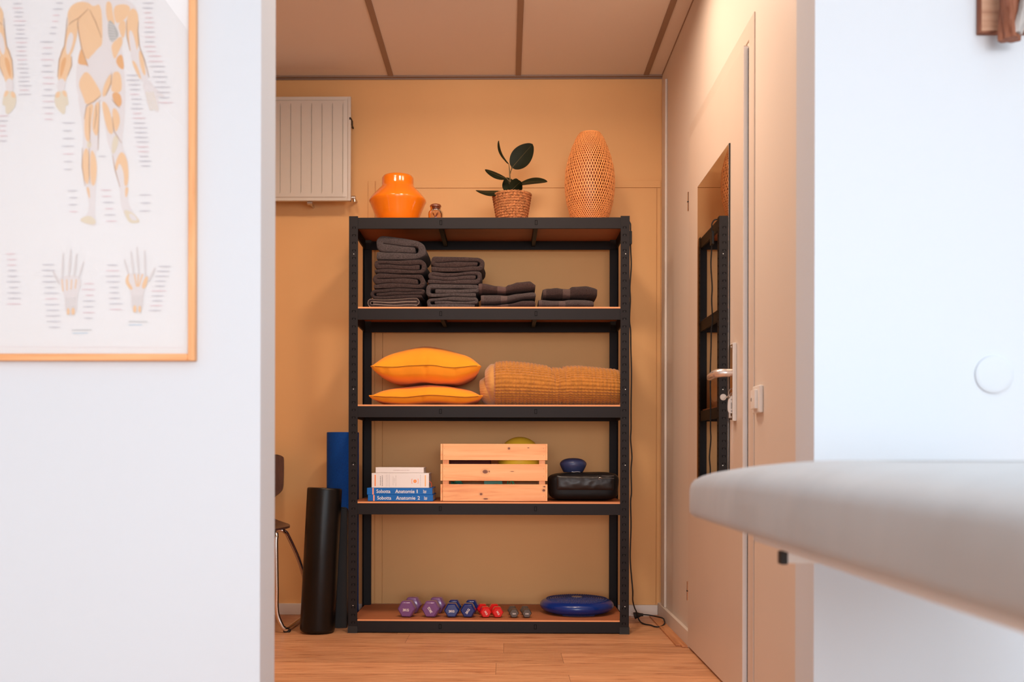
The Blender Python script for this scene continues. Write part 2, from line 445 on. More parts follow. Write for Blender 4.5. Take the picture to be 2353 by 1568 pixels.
pts = [(PX0, 3.145, zc), (0.700, 3.145, zc), (0.686, 3.147, zc), (0.675, 3.156, zc), (0.670, 3.172, zc - 0.001), (0.668, 3.20, zc - 0.003), (0.6675, 3.24, zc - 0.006), (0.668, 3.262, zc - 0.008)]
m.tube(pts, [0.0125, 0.0125, 0.013, 0.0135, 0.013, 0.0125, 0.0115, 0.007], 18)
build("door_handle", m, mat("satin_handle", (0.80, 0.74, 0.70), 0.25, 0.75), door)
# mirror on the door
mir = thing("door_mirror", (0.7245, 3.48, 0.60), "tall frameless mirror on the cream door reflecting the shelving", "mirror")
mm = bpy.data.materials.new("mirror_silver"); mm.use_nodes = True
_b = mm.node_tree.nodes["Principled BSDF"]; _b.inputs["Base Color"].default_value = (0.78, 0.76, 0.74, 1); _b.inputs["Metallic"].default_value = 1; _b.inputs["Roughness"].default_value = 0.015
m = MB(); m.box((0.7225, 3.222, 0.60), (XD - 0.0002, 3.744, 1.774)); build("backing", m, M_rubber, mir)
m = MB(); m.box((0.7215, 3.224, 0.602), (0.7225, 3.742, 1.772)); build("mirror_glass", m, mm, mir)
# keys in the lock
ky = thing("key_bunch", (0.706, 3.15, 0.946), "bunch of keys with white oval tag hanging from door lock", "keys")
m = MB(); m.tube([(PX0 - 0.003, 3.148, 0.948), (0.694, 3.148, 0.948)], 0.002, 8); m.lathe([(0.010, -0.001), (0.010, 0.001)], (0.689, 3.148, 0.948), 18, axis='y')
build("inserted_key", m, M_steel, ky)
rc = P(1684, 905, 3.14)
m = MB(); m.tube([(rc.x + 0.013 * math.cos(a), 3.14 + 0.005 * math.sin(a), rc.z + 0.017 * math.sin(a)) for a in [2 * PI * k / 24 for k in range(24)]], 0.0012, 6, closed=True)
m.tube([(rc.x + 0.008, 3.14, rc.z + 0.012), (0.689, 3.146, 0.940)], 0.0012, 6)
build("key_ring", m, M_steel, ky)
tcn = P(1681, 932, 3.137)
poly = []
for k in range(28):
    a = 2 * PI * k / 28; ca, sa = math.cos(a), math.sin(a)
    poly.append((tcn.x + 0.0122 * math.copysign(abs(ca) ** 0.6, ca) + 0.05 * 0.024 * sa, tcn.z + 0.0245 * math.copysign(abs(sa) ** 0.75, sa)))
m = MB(); m.prism(poly, 3.135, 3.138); tg = build("key_tag", m, M_plast, ky)
m = MB(); m.lathe([(0.0018, 3.1345), (0.0018, 3.1355)], (tcn.x - 0.001, 0, tcn.z + 0.018), 10, axis='y'); m.lathe([(0.0028, 3.1345), (0.0028, 3.1355)], (tcn.x, 0, tcn.z - 0.018), 10, axis='y')
m.box((tcn.x - 0.0025, 3.1347, tcn.z - 0.011), (tcn.x + 0.0005, 3.1352, tcn.z + 0.009))
build("tag_print", m, mat("grey_print", (0.35, 0.32, 0.30), 0.6), tg)
for dx, dz in ((-0.006, 0), (0.003, 0.003), (0.008, 0.004)):
    q = P(1681, 953, 3.142)
    m = MB(); m.rbox((q.x + dx - 0.0028, 3.140, q.z - 0.011 + dz), (q.x + dx + 0.0028, 3.142, q.z + 0.012 + dz), 0.0006, 1); build("key", m, M_steel, ky)

# light switch
sw = thing("light_switch", (XR, 2.92, 0.85), "cream wall light switch beside the door's edge", "light switch")
za, zb = P(1735, 887, 2.92).z, P(1735, 950, 2.92).z
m = MB(); m.rbox((XR - 0.012, 2.875, zb), (XR, 2.957, za), 0.004, 3); build("switch_plate", m, M_plast, sw)
m = MB(); m.rbox((XR - 0.021, 2.894, zb + 0.012), (XR - 0.011, 2.944, za - 0.012), 0.003, 2)
build("rocker", m, M_plast, sw)
m = MB(); m.box((XR - 0.0215, 2.930, (za + zb) / 2 - 0.005), (XR - 0.0205, 2.936, (za + zb) / 2 + 0.005)); build("indicator", m, M_rubber, sw)

# round blanking plate on the right partition
q = P(2283, 861, YP)
m = MB(); m.lathe([(0.0, -0.007), (0.030, -0.0068), (0.036, -0.006), (0.0385, -0.0045), (0.0393, 0.0)], (q.x, YP, q.z), 56, axis='y', capb=False)
tag(build("blanking_plate", m, M_white, None, origin=(q.x, YP, q.z)), "round white cover plate on the white partition wall", "wall cover")

# ------------------------------------------------------------------ wooden coat rack, upper right
M_bark = wood("rough_brown_wood", srgb(126, 70, 44), srgb(158, 100, 72), srgb(62, 28, 18), 'z', 1.3, 0.7, ringy=2)
M_plank = wood("pale_reclaimed_wood", srgb(196, 150, 120), srgb(214, 172, 142), srgb(140, 85, 60), 'x', 0.9, 0.7, knots=((0.077, 0.025, 0.022, 0.012),))
a = P(2255, 70, YP - 0.02)
cr = thing("driftwood_rack", (a.x, YP, a.z), "rustic wooden board with driftwood branch on the white wall", "wall rack")
m = MB(); m.rbox((a.x, YP - 0.014, a.z), (a.x + 0.62, YP, a.z + 0.30), 0.003, 2); build("board", m, M_plank, cr)
m = MB(); m.rbox((a.x - 0.0015, YP - 0.0150, a.z - 0.002), (a.x + 0.0035, YP - 0.001, a.z + 0.302), 0.001, 1); m.box((a.x + 0.0035, YP - 0.0148, a.z - 0.002), (a.x + 0.62, YP - 0.0005, a.z + 0.0015)); build("edge_band", m, M_bark, cr)
q = P(2321, 92, YP - 0.055)
def branch(base, pts, rad):
    mb = MB()
    def fn(u, v):
        t = u * (len(pts) - 1); i = min(int(t), len(pts) - 2); f = t - i
        c = Vector(pts[i]).lerp(Vector(pts[i + 1]), f); r = rad[i] * (1 - f) + rad[i + 1] * f
        an = v * 2 * PI
        r *= 1 + 0.18 * math.sin(3 * an + 5 * u) + 0.10 * math.sin(7 * an + 9 * u) + 0.08 * n3(c.x * 60 + an, c.z * 30, 1.0)
        return c + Vector((math.cos(an) * r * 1.0, math.sin(an) * r * 0.8, 0))
    mb.grid(fn, 40, 28, cv=True)
    mb.f.append(list(range(28))); mb.m.append(0); mb.s.append(False)
    return mb
b1 = branch(q, [(q.x, YP - 0.055, q.z), (q.x + 0.001, YP - 0.055, q.z + 0.05), (q.x - 0.002, YP - 0.056, q.z + 0.12), (q.x - 0.006, YP - 0.056, q.z + 0.30)], [0.0195, 0.0205, 0.020, 0.018])
build("branch", b1, M_bark, cr)
b2 = branch(q, [(q.x + 0.006, YP - 0.065, q.z + 0.008), (q.x + 0.020, YP - 0.072, q.z + 0.06), (q.x + 0.034, YP - 0.085, q.z + 0.12), (q.x + 0.05, YP - 0.10, q.z + 0.22)], [0.012, 0.012, 0.013, 0.010])
build("forked_branch", b2, mat("grey_driftwood", (0.50, 0.46, 0.43), 0.7, var=0.35, vscale=30, stretch=(3, 3, 0.5), bump=0.5, bscale=80), cr)

# ------------------------------------------------------------------ radiator
rx1 = P(806, 222, 4.64).x; zt = P(806, 222, 4.64).z; zb = P(806, 461, 4.64).z; rx0 = rx1 - 0.80
M_rad = mat("aged_white_radiator_enamel", (0.66, 0.60, 0.52), 0.4, var=0.02, vscale=6)
rad = thing("radiator", ((rx0 + rx1) / 2, YW, zb), "cream ribbed panel radiator mounted high on the ochre wall", "radiator")
m = MB()
gr = [rx1 - 0.037 - 0.049 * k for k in range(15)]
xs = sorted([rx0, rx0 + 0.012, rx0 + 0.016, rx1 - 0.012, rx1 - 0.016, rx1] + [g + d for g in gr for d in (-0.0022, 0, 0.0022)])
xs = [x for x in xs if rx0 <= x <= rx1]
zs = [zb, zb + 0.014, zb + 0.018, zb + 0.030, zb + 0.042, zt - 0.042, zt - 0.030, zt - 0.018, zt - 0.014, zt]
def yv(x, z, i, j):
    y = 4.640
    edge = min(x - rx0, rx1 - x, z - zb, zt - z)
    if edge < 0.013: return y
    if edge < 0.0171: return y + 0.0035
    y -= 0.001
    if 4 <= j <= 5:
        for g in gr:
            if abs(x - g) < 0.0002: y += 0.005
            elif abs(x - g) < 0.004: y += 0.0
    return y
vs = [(x, yv(x, z, i, j), z) for i, x in enumerate(xs) for j, z in enumerate(zs)]
nz = len(zs)
fs = [(i * nz + j, (i + 1) * nz + j, (i + 1) * nz + j + 1, i * nz + j + 1) for i in range(len(xs) - 1) for j in range(nz - 1)]
m.add(vs, fs, 0, False)
m.box((rx0, 4.6402, zb), (rx0 + 0.002, 4.662, zt)); m.box((rx1 - 0.002, 4.6402, zb), (rx1, 4.662, zt))
m.box((rx0, 4.6402, zt - 0.002), (rx1, 4.662, zt)); m.box((rx0, 4.6402, zb), (rx1, 4.662, zb + 0.002)); m.box((rx0 + 0.002, 4.660, zb + 0.002), (rx1 - 0.002, 4.662, zt - 0.002))
build("panel", m, M_rad, rad, fix=False)
for z, hh_ in ((zt - 0.040, 0.007), (zt - 0.112, 0.017)):
    m = MB(); m.rbox((rx1 - 0.006, 4.655, z - hh_), (rx1 + 0.002, 4.70, z + hh_), 0.002, 1); m.box((rx1 - 0.006, 4.70, z - 0.004), (rx1 - 0.002, YW, z + 0.004))
    if hh_ > 0.01: m.box((rx1 - 0.006, 4.637, z + 0.004), (rx1 + 0.001, 4.656, z + 0.014)); build("bracket", m, M_rubber, rad)
m = MB(); m.tube([(rx1 + 0.001, 4.675, zb + 0.022), (rx1 + 0.018, 4.675, zb + 0.022)], 0.009, 12); m.tube([(rx1 + 0.012, 4.675, zb + 0.026), (rx1 + 0.014, 4.675, zb + 0.002)], 0.007, 12)
m.tube([(rx1 + 0.012, 4.675, zb + 0.022), (rx1 + 0.012, YW, zb + 0.022)], 0.006, 10)
build("valve", m, M_steel, rad)
q = P(712, 466, 4.66)
m = MB(); m.tube([(q.x - 0.012, 4.665, q.z), (q.x + 0.012, 4.665, q.z)], 0.010, 14); m.tube([(q.x, 4.665, zb), (q.x, 4.665, q.z - 0.008)], 0.006, 10); m.tube([(q.x, 4.665, q.z), (q.x, YW, q.z)], 0.006, 10)
build("valve", m, M_steel, rad)

# ------------------------------------------------------------------ framed anatomy chart on the left partition
M_oakf = wood("light_oak_frame", srgb(226, 160, 104), srgb(238, 178, 124), srgb(190, 120, 70), 'z', 1.0, 0.5)
M_oakfh = wood("light_oak_rail", srgb(224, 156, 100), srgb(238, 176, 122), srgb(170, 100, 55), 'x', 1.0, 0.5)
YF = YP - 0.018
fr_r = P(447, 829, YF).x; fr_b = P(300, 829, YF).z; fr_l = fr_r - 1.02; fr_t = fr_b + 0.86; FW = 0.0145
pt = thing("anatomy_chart", ((fr_l + fr_r) / 2, YP, fr_b), "framed chart of body muscles and hands in thin light-wood frame", "poster")
for xa in (fr_r - FW, fr_l):
    m = MB(); m.rbox((xa, YF, fr_b), (xa + FW, YP, fr_t), 0.0015, 1); build("frame_stile", m, M_oakf, pt)
for za in (fr_b, fr_t - FW):
    m = MB(); m.rbox((fr_l + FW, YF, za), (fr_r - FW, YP, za + FW), 0.0015, 1); build("frame_rail", m, M_oakfh, pt)
m = MB(); m.box((fr_l + FW, YP - 0.0135, fr_b + FW), (fr_r - FW, YP - 0.0125, fr_t - FW)); build("glass_pane", m, glass_mat("picture_glass"), pt)
YS = YP - 0.004
m = MB(); m.box((fr_l + FW, YS, fr_b + FW), (fr_r - FW, YP, fr_t - FW)); pr = build("chart_sheet", m, mat("chart_paper", (0.84, 0.82, 0.815), 0.7), pt)
M_tan = mat("print_muscle", srgb(240, 200, 158), 0.8); M_tan2 = mat("print_muscle_deep", srgb(232, 176, 122), 0.8); M_line = mat("print_outline", srgb(186, 150, 120), 0.8)
M_ten = mat("print_tendon", srgb(230, 222, 220), 0.8); M_bone = mat("print_bone", srgb(185, 184, 180), 0.8); M_hand = mat("print_hand", srgb(228, 214, 190), 0.8)
M_tx = mat("print_text_grey", srgb(208, 204, 208), 0.8); M_txp = mat("print_text_pink", srgb(232, 208, 210), 0.8); M_txb = mat("print_text_blue", srgb(170, 200, 220), 0.8)
PM = [M_tan, M_tan2, M_line, M_ten, M_bone, M_hand, M_tx, M_txp, M_txb]
art = MB(); Z1 = 2334 / 640.0
def pz(x, y, dy=0.0): return (x / Z1, y / Z1 + dy)
REC = []
def poly(pts, mi, layer, dy=0.0, close=2):
    REC.append((poly, pts, (mi, layer, dy, close)))
    # smooth the outline (Chaikin), place it on the sheet
    pts = [Vector(pz(x, y, dy)) for x, y in pts]
    for _ in range(close):
        q = []
        for i in range(len(pts)):
            a, b = pts[i], pts[(i + 1) % len(pts)]
            q += [a.lerp(b, 0.25), a.lerp(b, 0.75)]
        pts = q
    Y = YS - 0.0003 - 0.00012 * layer - 0.000004 * len(art.f)
    art.add([P(p.x, p.y, Y) for p in pts], [list(range(len(pts)))], mi)
def stroke(pts, wd, mi, layer, dy=0.0):
    REC.append((stroke, pts, (wd, mi, layer, dy)))
    pts = [Vector(pz(x, y, dy)) for x, y in pts]; Y = YS - 0.0003 - 0.00012 * layer - 0.000004 * len(art.f)
    vs = []; n = len(pts)
    for i in range(n):
        t = (pts[min(i + 1, n - 1)] - pts[max(i - 1, 0)]).normalized(); nn = Vector((-t.y, t.x)) * wd / 2 / Z1 * (0.5 if i in (0, n - 1) else 1)
        vs += [P(pts[i].x + nn.x, pts[i].y + nn.y, Y), P(pts[i].x - nn.x, pts[i].y - nn.y, Y)]
    art.add(vs, [(2 * i, 2 * i + 1, 2 * i + 3, 2 * i + 2) for i in range(n - 1)], mi)
# trunk
poly([(655, 8), (740, -25), (860, -60), (1000, -25), (1120, 25), (1158, 110), (1062, 170), (1058, 260), (1030, 340), (1020, 420), (1038, 500), (1040, 580), (1048, 700), (1054, 830), (1040, 960), (1005, 960), (850, 830), (700, 900), (640, 760), (636, 620), (650, 500), (680, 400), (655, 270), (650, 160)], 3, 0)
poly([(660, 12), (745, 20), (780, 60), (850, 20), (862, 350), (840, 400), (760, 470), (740, 505), (700, 470), (680, 400), (658, 270), (655, 150), (740, 70), (600, 180), (575, 190), (572, 100), (600, 45)], 0, 1)
poly([(655, 150), (750, 70), (800, 160), (850, 310), (850, 350), (830, 405), (750, 480), (690, 400), (662, 280)], 0, 2)
poly([(680, 400), (700, 440), (745, 560), (720, 545), (650, 540), (658, 470)], 1, 2)
poly([(885, 10), (935, 15), (945, 120), (965, 200), (945, 240), (890, 160)], 0, 1)
poly([(945, 50), (1040, 30), (1100, 60), (1070, 140), (1010, 190), (965, 195)], 0, 2)
poly([(905, 160), (950, 190), (1000, 285), (975, 330), (930, 360), (905, 300)], 4, 2)
for k in range(7): stroke([(912, 195 + k * 24), (955 + 4 * k, 215 + k * 20)], 9, 3, 3)
poly([(930, 370), (1020, 290), (1030, 360), (1000, 420), (960, 510), (940, 440)], 0, 2)
poly([(985, 200), (1050, 160), (1055, 250), (1035, 330), (1010, 290)], 0, 2)
poly([(965, 500), (1020, 440), (1040, 540), (1035, 590), (990, 560)], 1, 2)
poly([(760, 480), (850, 370), (910, 400), (950, 540), (930, 600), (870, 700), (850, 740), (800, 660), (735, 560)], 3, 3)
# glutes
poly([(725, 590), (780, 660), (845, 770), (845, 810), (790, 850), (720, 885), (700, 820), (655, 710), (680, 640)], 0, 3)
poly([(935, 605), (935, 700), (890, 800), (860, 815), (858, 760), (890, 670)], 0, 3)
poly([(945, 600), (1010, 600), (1025, 740), (1000, 780), (930, 770), (935, 700)], 0, 3)
poly([(935, 775), (1005, 775), (1025, 860), (1000, 905), (950, 850)], 1, 4)
# left arm (of the sheet)
poly([(600, 40), (660, 20), (740, 70), (655, 160), (650, 260), (640, 330), (605, 450), (560, 490), (535, 460), (545, 370), (560, 250), (572, 190), (562, 110)], 0, 3)
poly([(592, 260), (620, 300), (600, 400), (570, 470), (550, 430), (560, 330)], 3, 4)
poly([(540, 380), (600, 470), (600, 550), (560, 650), (535, 720), (490, 700), (484, 600), (500, 480), (515, 420)], 0, 2)
poly([(545, 470), (560, 500), (520, 640), (500, 650), (510, 520)], 1, 3)
poly([(485, 660), (545, 660), (548, 760), (475, 770)], 3, 4)
poly([(472, 765), (548, 755), (565, 800), (578, 885), (548, 880), (548, 950), (525, 962), (465, 895), (455, 820)], 5, 3)
poly([(472, 768), (505, 770), (500, 815), (462, 825)], 0, 4); poly([(515, 765), (550, 755), (566, 810), (540, 812)], 0, 4)
# right arm
poly([(1100, 60), (1150, 90), (1162, 170), (1155, 260), (1165, 380), (1130, 460), (1090, 430), (1060, 310), (1055, 170)], 0, 3)
poly([(1080, 250), (1110, 260), (1145, 400), (1150, 470), (1105, 460), (1085, 380)], 3, 4)
poly([(1085, 420), (1165, 390), (1210, 500), (1250, 660), (1200, 700), (1160, 640), (1105, 520)], 3, 2)
poly([(1095, 500), (1140, 520), (1190, 670), (1160, 650)], 0, 4); poly([(1165, 400), (1205, 490), (1225, 640), (1195, 620), (1165, 500)], 0, 4)
poly([(1190, 690), (1250, 665), (1300, 740), (1385, 805), (1375, 825), (1320, 790), (1340, 930), (1310, 945), (1290, 910), (1265, 935), (1240, 900), (1215, 790)], 3, 3)
for k in range(4): stroke([(1225 + 18 * k, 770), (1262 + 20 * k, 925)], 12, 5, 4)
# thighs and legs, lower half runs on below y = 430
poly([(700, 890), (850, 830), (835, 1000), (825, 1180), (822, 1260), (800, 1290), (815, 1400), (812, 1500), (800, 1640), (795, 1800), (810, 1880), (790, 1900), (672, 1862), (672, 1840), (740, 1790), (745, 1700), (715, 1560), (688, 1440), (690, 1240), (700, 1100), (640, 760)], 3, 0)
poly([(845, 830), (1000, 900), (1050, 860), (1045, 1000), (1025, 1150), (1030, 1240), (1072, 1330), (1080, 1450), (1072, 1570), (1075, 1700), (1110, 1770), (1175, 1850), (1165, 1870), (1085, 1870), (1030, 1780), (1008, 1700), (1005, 1570), (950, 1400), (942, 1300), (900, 1200), (880, 1050)], 3, 0)
poly([(725, 890), (790, 860), (765, 1000), (755, 1170), (735, 1200), (705, 1130), (708, 980)], 0, 3)
poly([(800, 860), (835, 850), (830, 1000), (820, 1130), (800, 1140), (770, 1080), (780, 960)], 0, 3)
poly([(850, 840), (900, 870), (935, 980), (950, 1090), (940, 1130), (905, 1110), (870, 980)], 0, 3)
poly([(940, 900), (985, 920), (1010, 1010), (985, 1090), (965, 1110), (945, 1020)], 0, 4)
poly([(700, 1250), (745, 1240), (748, 1480), (735, 1560), (700, 1500), (688, 1400)], 0, 3)
poly([(760, 1240), (800, 1300), (815, 1410), (800, 1550), (765, 1560), (752, 1420)], 0, 3)
poly([(1010, 1260), (1060, 1310), (1080, 1450), (1070, 1560), (1040, 1560), (1040, 1450), (1000, 1350), (975, 1450), (960, 1380)], 0, 3)
poly([(940, 1180), (970, 1120), (1000, 1180), (960, 1290), (935, 1290)], 5, 4); poly([(735, 1180), (765, 1190), (765, 1240), (725, 1240)], 5, 4)
for pts in ([(655, 150), (650, 200), (658, 270), (682, 400), (740, 560)], [(740, 75), (660, 150), (600, 185), (575, 210)], [(750, 80), (800, 180), (850, 315)], [(845, 800), (790, 850), (725, 885), (705, 1000)],
            [(755, 900), (750, 1050), (755, 1200)], [(805, 880), (808, 960), (790, 1080)], [(835, 840), (825, 1100), (822, 1260)], [(940, 980), (955, 1100), (1020, 1200)], [(748, 1240), (745, 1400), (752, 1540)],
            [(560, 150), (556, 250), (540, 380), (495, 500), (482, 650)], [(600, 470), (600, 550), (565, 640)], [(1160, 180), (1155, 260), (1168, 390), (1210, 500), (1250, 650)], [(1060, 170), (1062, 300), (1090, 430)],
            [(935, 610), (930, 700), (885, 800)], [(1005, 905), (975, 880), (935, 830)], [(690, 1240), (688, 1400), (712, 1560)], [(942, 1300), (965, 1430), (1005, 1568)]):
    stroke(pts, 7, 2, 5)
# feet and hands at the bottom of the sheet: zoom coordinates of the lower half
dy2 = 430.0
poly([(735, 240), (775, 250), (808, 290), (785, 322), (672, 290), (676, 262)], 5, 2, dy2)
poly([(1035, 190), (1085, 200), (1140, 240), (1172, 290), (1160, 300), (1085, 306), (1050, 240)], 5, 2, dy2); poly([(1075, 220), (1120, 230), (1160, 280), (1100, 282)], 3, 3, dy2)
poly([(720, 0), (748, 0), (755, 90), (748, 100)], 0, 3, dy2); poly([(1045, 0), (1078, 0), (1070, 60), (1052, 100)], 0, 3, dy2)
poly([(800, -330), (860, -385), (930, -330), (940, -200), (905, -120), (900, -40), (840, -40), (835, -120), (795, -200)], 3, 0)
poly([(815, -320), (860, -365), (915, -320), (922, -220), (870, -180), (815, -220)], 0, 1)
for fn_, pts_, ar_ in list(REC): fn_([(594 - x, y) for x, y in pts_], *ar_)      # the neighbouring figure of the chart
def hand(ox, oy, tan, flip):
    s = -1 if flip else 1
    f = lambda x, y: (ox + s * x, oy + y)
    poly([f(-75, 0), f(70, -10), f(95, 60), f(55, 150), f(52, 330), f(-45, 330), f(-52, 150), f(-105, 40)], 3, 0, dy2, 1)
    for (x0, y0, x1, y1, w_) in ((-70, 30, -62, -195, 24), (-15, 10, 2, -225, 26), (30, 10, 52, -190, 24), (68, 20, 108, -120, 22), (-95, 70, -150, -50, 26)):
        stroke([f(x0, y0), f((x0 + x1) / 2, (y0 + y1) / 2), f(x1, y1)], w_, 3, 1, dy2)
        stroke([f(x0, y0), f(x1, y1 + 10)], 5, 4, 2, dy2)
    for k in range(5): stroke([f(-38 + 19 * k, 160), f(-30 + 15 * k, 330)], 4, 4, 3, dy2)
    if tan:
        poly([f(-95, 30), f(-70, 20), f(-30, 120), f(-70, 130)], 0, 3, dy2); poly([f(60, -20), f(110, 60), f(60, 140), f(30, 130), f(80, 60)], 0, 3, dy2)
        for k in range(3): stroke([f(-45 + 35 * k, 5), f(-12 + 8 * k, 110)], 20, 0, 3, dy2)
    else:
        for k in range(4): stroke([f(-72 + 40 * k, 30), f(-65 + 34 * k, 130 - 8 * k)], 17, 0, 3, dy2)
    poly([f(-30, 270), f(-10, 270), f(-8, 325), f(-34, 325)], 0, 4, dy2); poly([f(8, 265), f(34, 270), f(36, 325), f(6, 325)], 0, 4, dy2)
    poly([f(-52, 140), f(50, 140), f(50, 185), f(-50, 185)], 3, 4, dy2, 1)
hand(592, 745, False, False); hand(1150, 725, True, True)
# caption dashes
rnd = random.Random(4)
def dashes(x, y0, y1, n, wd, dy=0.0, drift=0.0, mi=None):
    for k in range(n):
        y = y0 + (y1 - y0) * k / max(1, n - 1)
        xx = x + drift * k / max(1, n - 1) + rnd.uniform(-6, 6); w_ = wd * rnd.uniform(0.7, 1.15)
        c = mi if mi is not None else (6 if rnd.random() < 0.78 else 7)
        stroke([(xx - w_ / 2, y), (xx, y + rnd.uniform(-1, 1)), (xx + w_ / 2, y)], 10, c, 0, dy)
dashes(150, 30, 790, 22, 100, 0, 60); dashes(500, 25, 280, 6, 75, 0, -60); dashes(395, 350, 1000, 14, 100, 0, 10); dashes(1235, 25, 430, 11, 95, 0, 30)
dashes(1300, 470, 860, 10, 120, 0, 90); dashes(1110, 630, 1390, 20, 105, 0, 110); dashes(570, 1030, 1420, 7, 95); dashes(860, 1310, 1310, 1, 60); dashes(20, 970, 1180, 6, 90)
dashes(610, 30, 205, 4, 70, dy2); dashes(890, 25, 285, 6, 85, dy2, 40); dashes(1215, 65, 200, 3, 100, dy2); dashes(90, 560, 980, 10, 110, dy2, 30)
dashes(400, 650, 1175, 12, 115, dy2, 60); dashes(745, 810, 1100, 7, 100, dy2); dashes(940, 655, 1025, 9, 110, dy2, 30); dashes(1375, 665, 1035, 10, 110, dy2, -80)
stroke([(600, 1200), (770, 1198)], 10, 4, 0, dy2); stroke([(608, 1226), (735, 1224)], 9, 8, 0, dy2); stroke([(1080, 1128), (1235, 1130)], 10, 4, 0, dy2); stroke([(1078, 1156), (1190, 1155)], 9, 8, 0, dy2)
stroke([(0, 1340), (1540, 1345)], 3, 7, 0, dy2)
build("printed_figures", art, PM, pr, fix=False)

# ------------------------------------------------------------------ massage table, right foreground
mt = thing("massage_table", (0.72, 1.0, 0.0), "massage table with grey rounded cushion, its end filling the lower right", "massage table")
M_cush = mat("grey_table_upholstery", (0.355, 0.335, 0.32), 0.62, bump=0.25, bscale=7, var=0.05, vscale=5, sheen=0.2, detail=2, dist=0.03)
tx0, tx1, ty0, ty1, tr = 0.340, 1.04, 0.02, 1.955, 0.13
outl = []
for cx, cy, a0 in ((tx1 - tr, ty1 - tr, 0), (tx0 + tr, ty1 - tr, 90), (tx0 + tr, ty0 + tr, 180), (tx1 - tr, ty0 + tr, 270)):
    for k in range(13):
        a = math.radians(a0 + 90 * k / 12); outl.append((cx, cy, math.cos(a), math.sin(a)))
prof = [(0.10, 0.646), (0.03, 0.6463), (0.010, 0.649), (0.002, 0.656), (0.0, 0.665), (0.0, 0.690), (0.0005, 0.711), (0.003, 0.721), (0.010, 0.731), (0.024, 0.7395), (0.045, 0.7465), (0.075, 0.752), (0.105, 0.7552), (0.125, 0.7565)]
def taper(y, z):
    d = 0.013 * (max(0.0, y - 1.30) / 0.465) ** 2 + 0.013 * (max(0.0, 0.55 - y) / 0.465) ** 2
    return z - d * (z - 0.65) / 0.107 if z > 0.65 else z
side = []
for (cx, cy, c, s), (cx2, cy2, c2, s2) in zip(outl, outl[1:] + outl[:1]):
    side.append((cx, cy, c, s))
    if abs(cy - cy2) > 0.5: side += [(cx, cy + (cy2 - cy) * k / 24, c, s) for k in range(1, 24)]
outl = side
m = MB(); N = len(outl); vs = []; fs = []
for (ins, z) in prof:
    for (cx, cy, c, s) in outl: vs.append((cx + c * (tr - ins), cy + s * (tr - ins), z))
for i in range(len(prof) - 1):
    for k in range(N): fs.append((i * N + k, i * N + (k + 1) % N, (i + 1) * N + (k + 1) % N, (i + 1) * N + k))
fs.append(tuple(range(N))[::-1])
vs = [(x, y, taper(y, z)) for x, y, z in vs]
m.add(vs, fs, 0, True)
ys_ = sorted(set([round(v[1], 5) for v in vs[(len(prof) - 1) * N:]])); top_ = vs[(len(prof) - 1) * N:]
o_ = len(m.v) - N
rows = {}
for k in range(N): rows.setdefault(round(top_[k][1], 5), []).append(o_ + k)
ks = sorted(rows)
for a_, b_ in zip(ks, ks[1:]):
    la = sorted(rows[a_], key=lambda i: m.v[i].x); lb = sorted(rows[b_], key=lambda i: m.v[i].x)
    if len(la) >= 2 and len(lb) >= 2:
        m.f.append([la[0], la[-1], lb[-1], lb[0]]); m.m.append(0); m.s.append(True)
build("cushion", m, M_cush, mt, sharp=60)
M_fw = mat("white_table_frame", (0.80, 0.78, 0.76), 0.4)
m = MB(); m.rbox((0.436, 0.15, 0.612), (0.456, 1.75, 0.646), 0.003); m.rbox((0.924, 0.15, 0.612), (0.944, 1.75, 0.646), 0.003); m.rbox((0.456, 1.725, 0.612), (0.924, 1.75, 0.646), 0.003); m.rbox((0.456, 0.15, 0.612), (0.924, 0.175, 0.646), 0.003)
build("frame", m, M_fw, mt)
q = P(1806, 1282, 1.60)
m = MB(); m.rbox((q.x, 1.592, q.z - 0.0085), (0.96, 1.608, q.z + 0.0085), 0.002, 2); m.box((0.690, 1.590, q.z), (0.70, 1.61, 0.625)); cb = build("crossbar", m, M_fw, mt)
m = MB(); m.rbox((q.x - 0.011, 1.5905, q.z - 0.0105), (q.x + 0.001, 1.6095, q.z + 0.0105), 0.002, 2); build("end_cap", m, M_rubber, cb)
m = MB(); m.rbox((0.62, 0.35, 0.08), (0.80, 0.95, 0.612), 0.01); build("lift_column", m, M_fw, mt)
m = MB(); m.rbox((0.56, 0.2, 0.0), (0.86, 1.1, 0.08), 0.01); build("base", m, M_fw, mt)

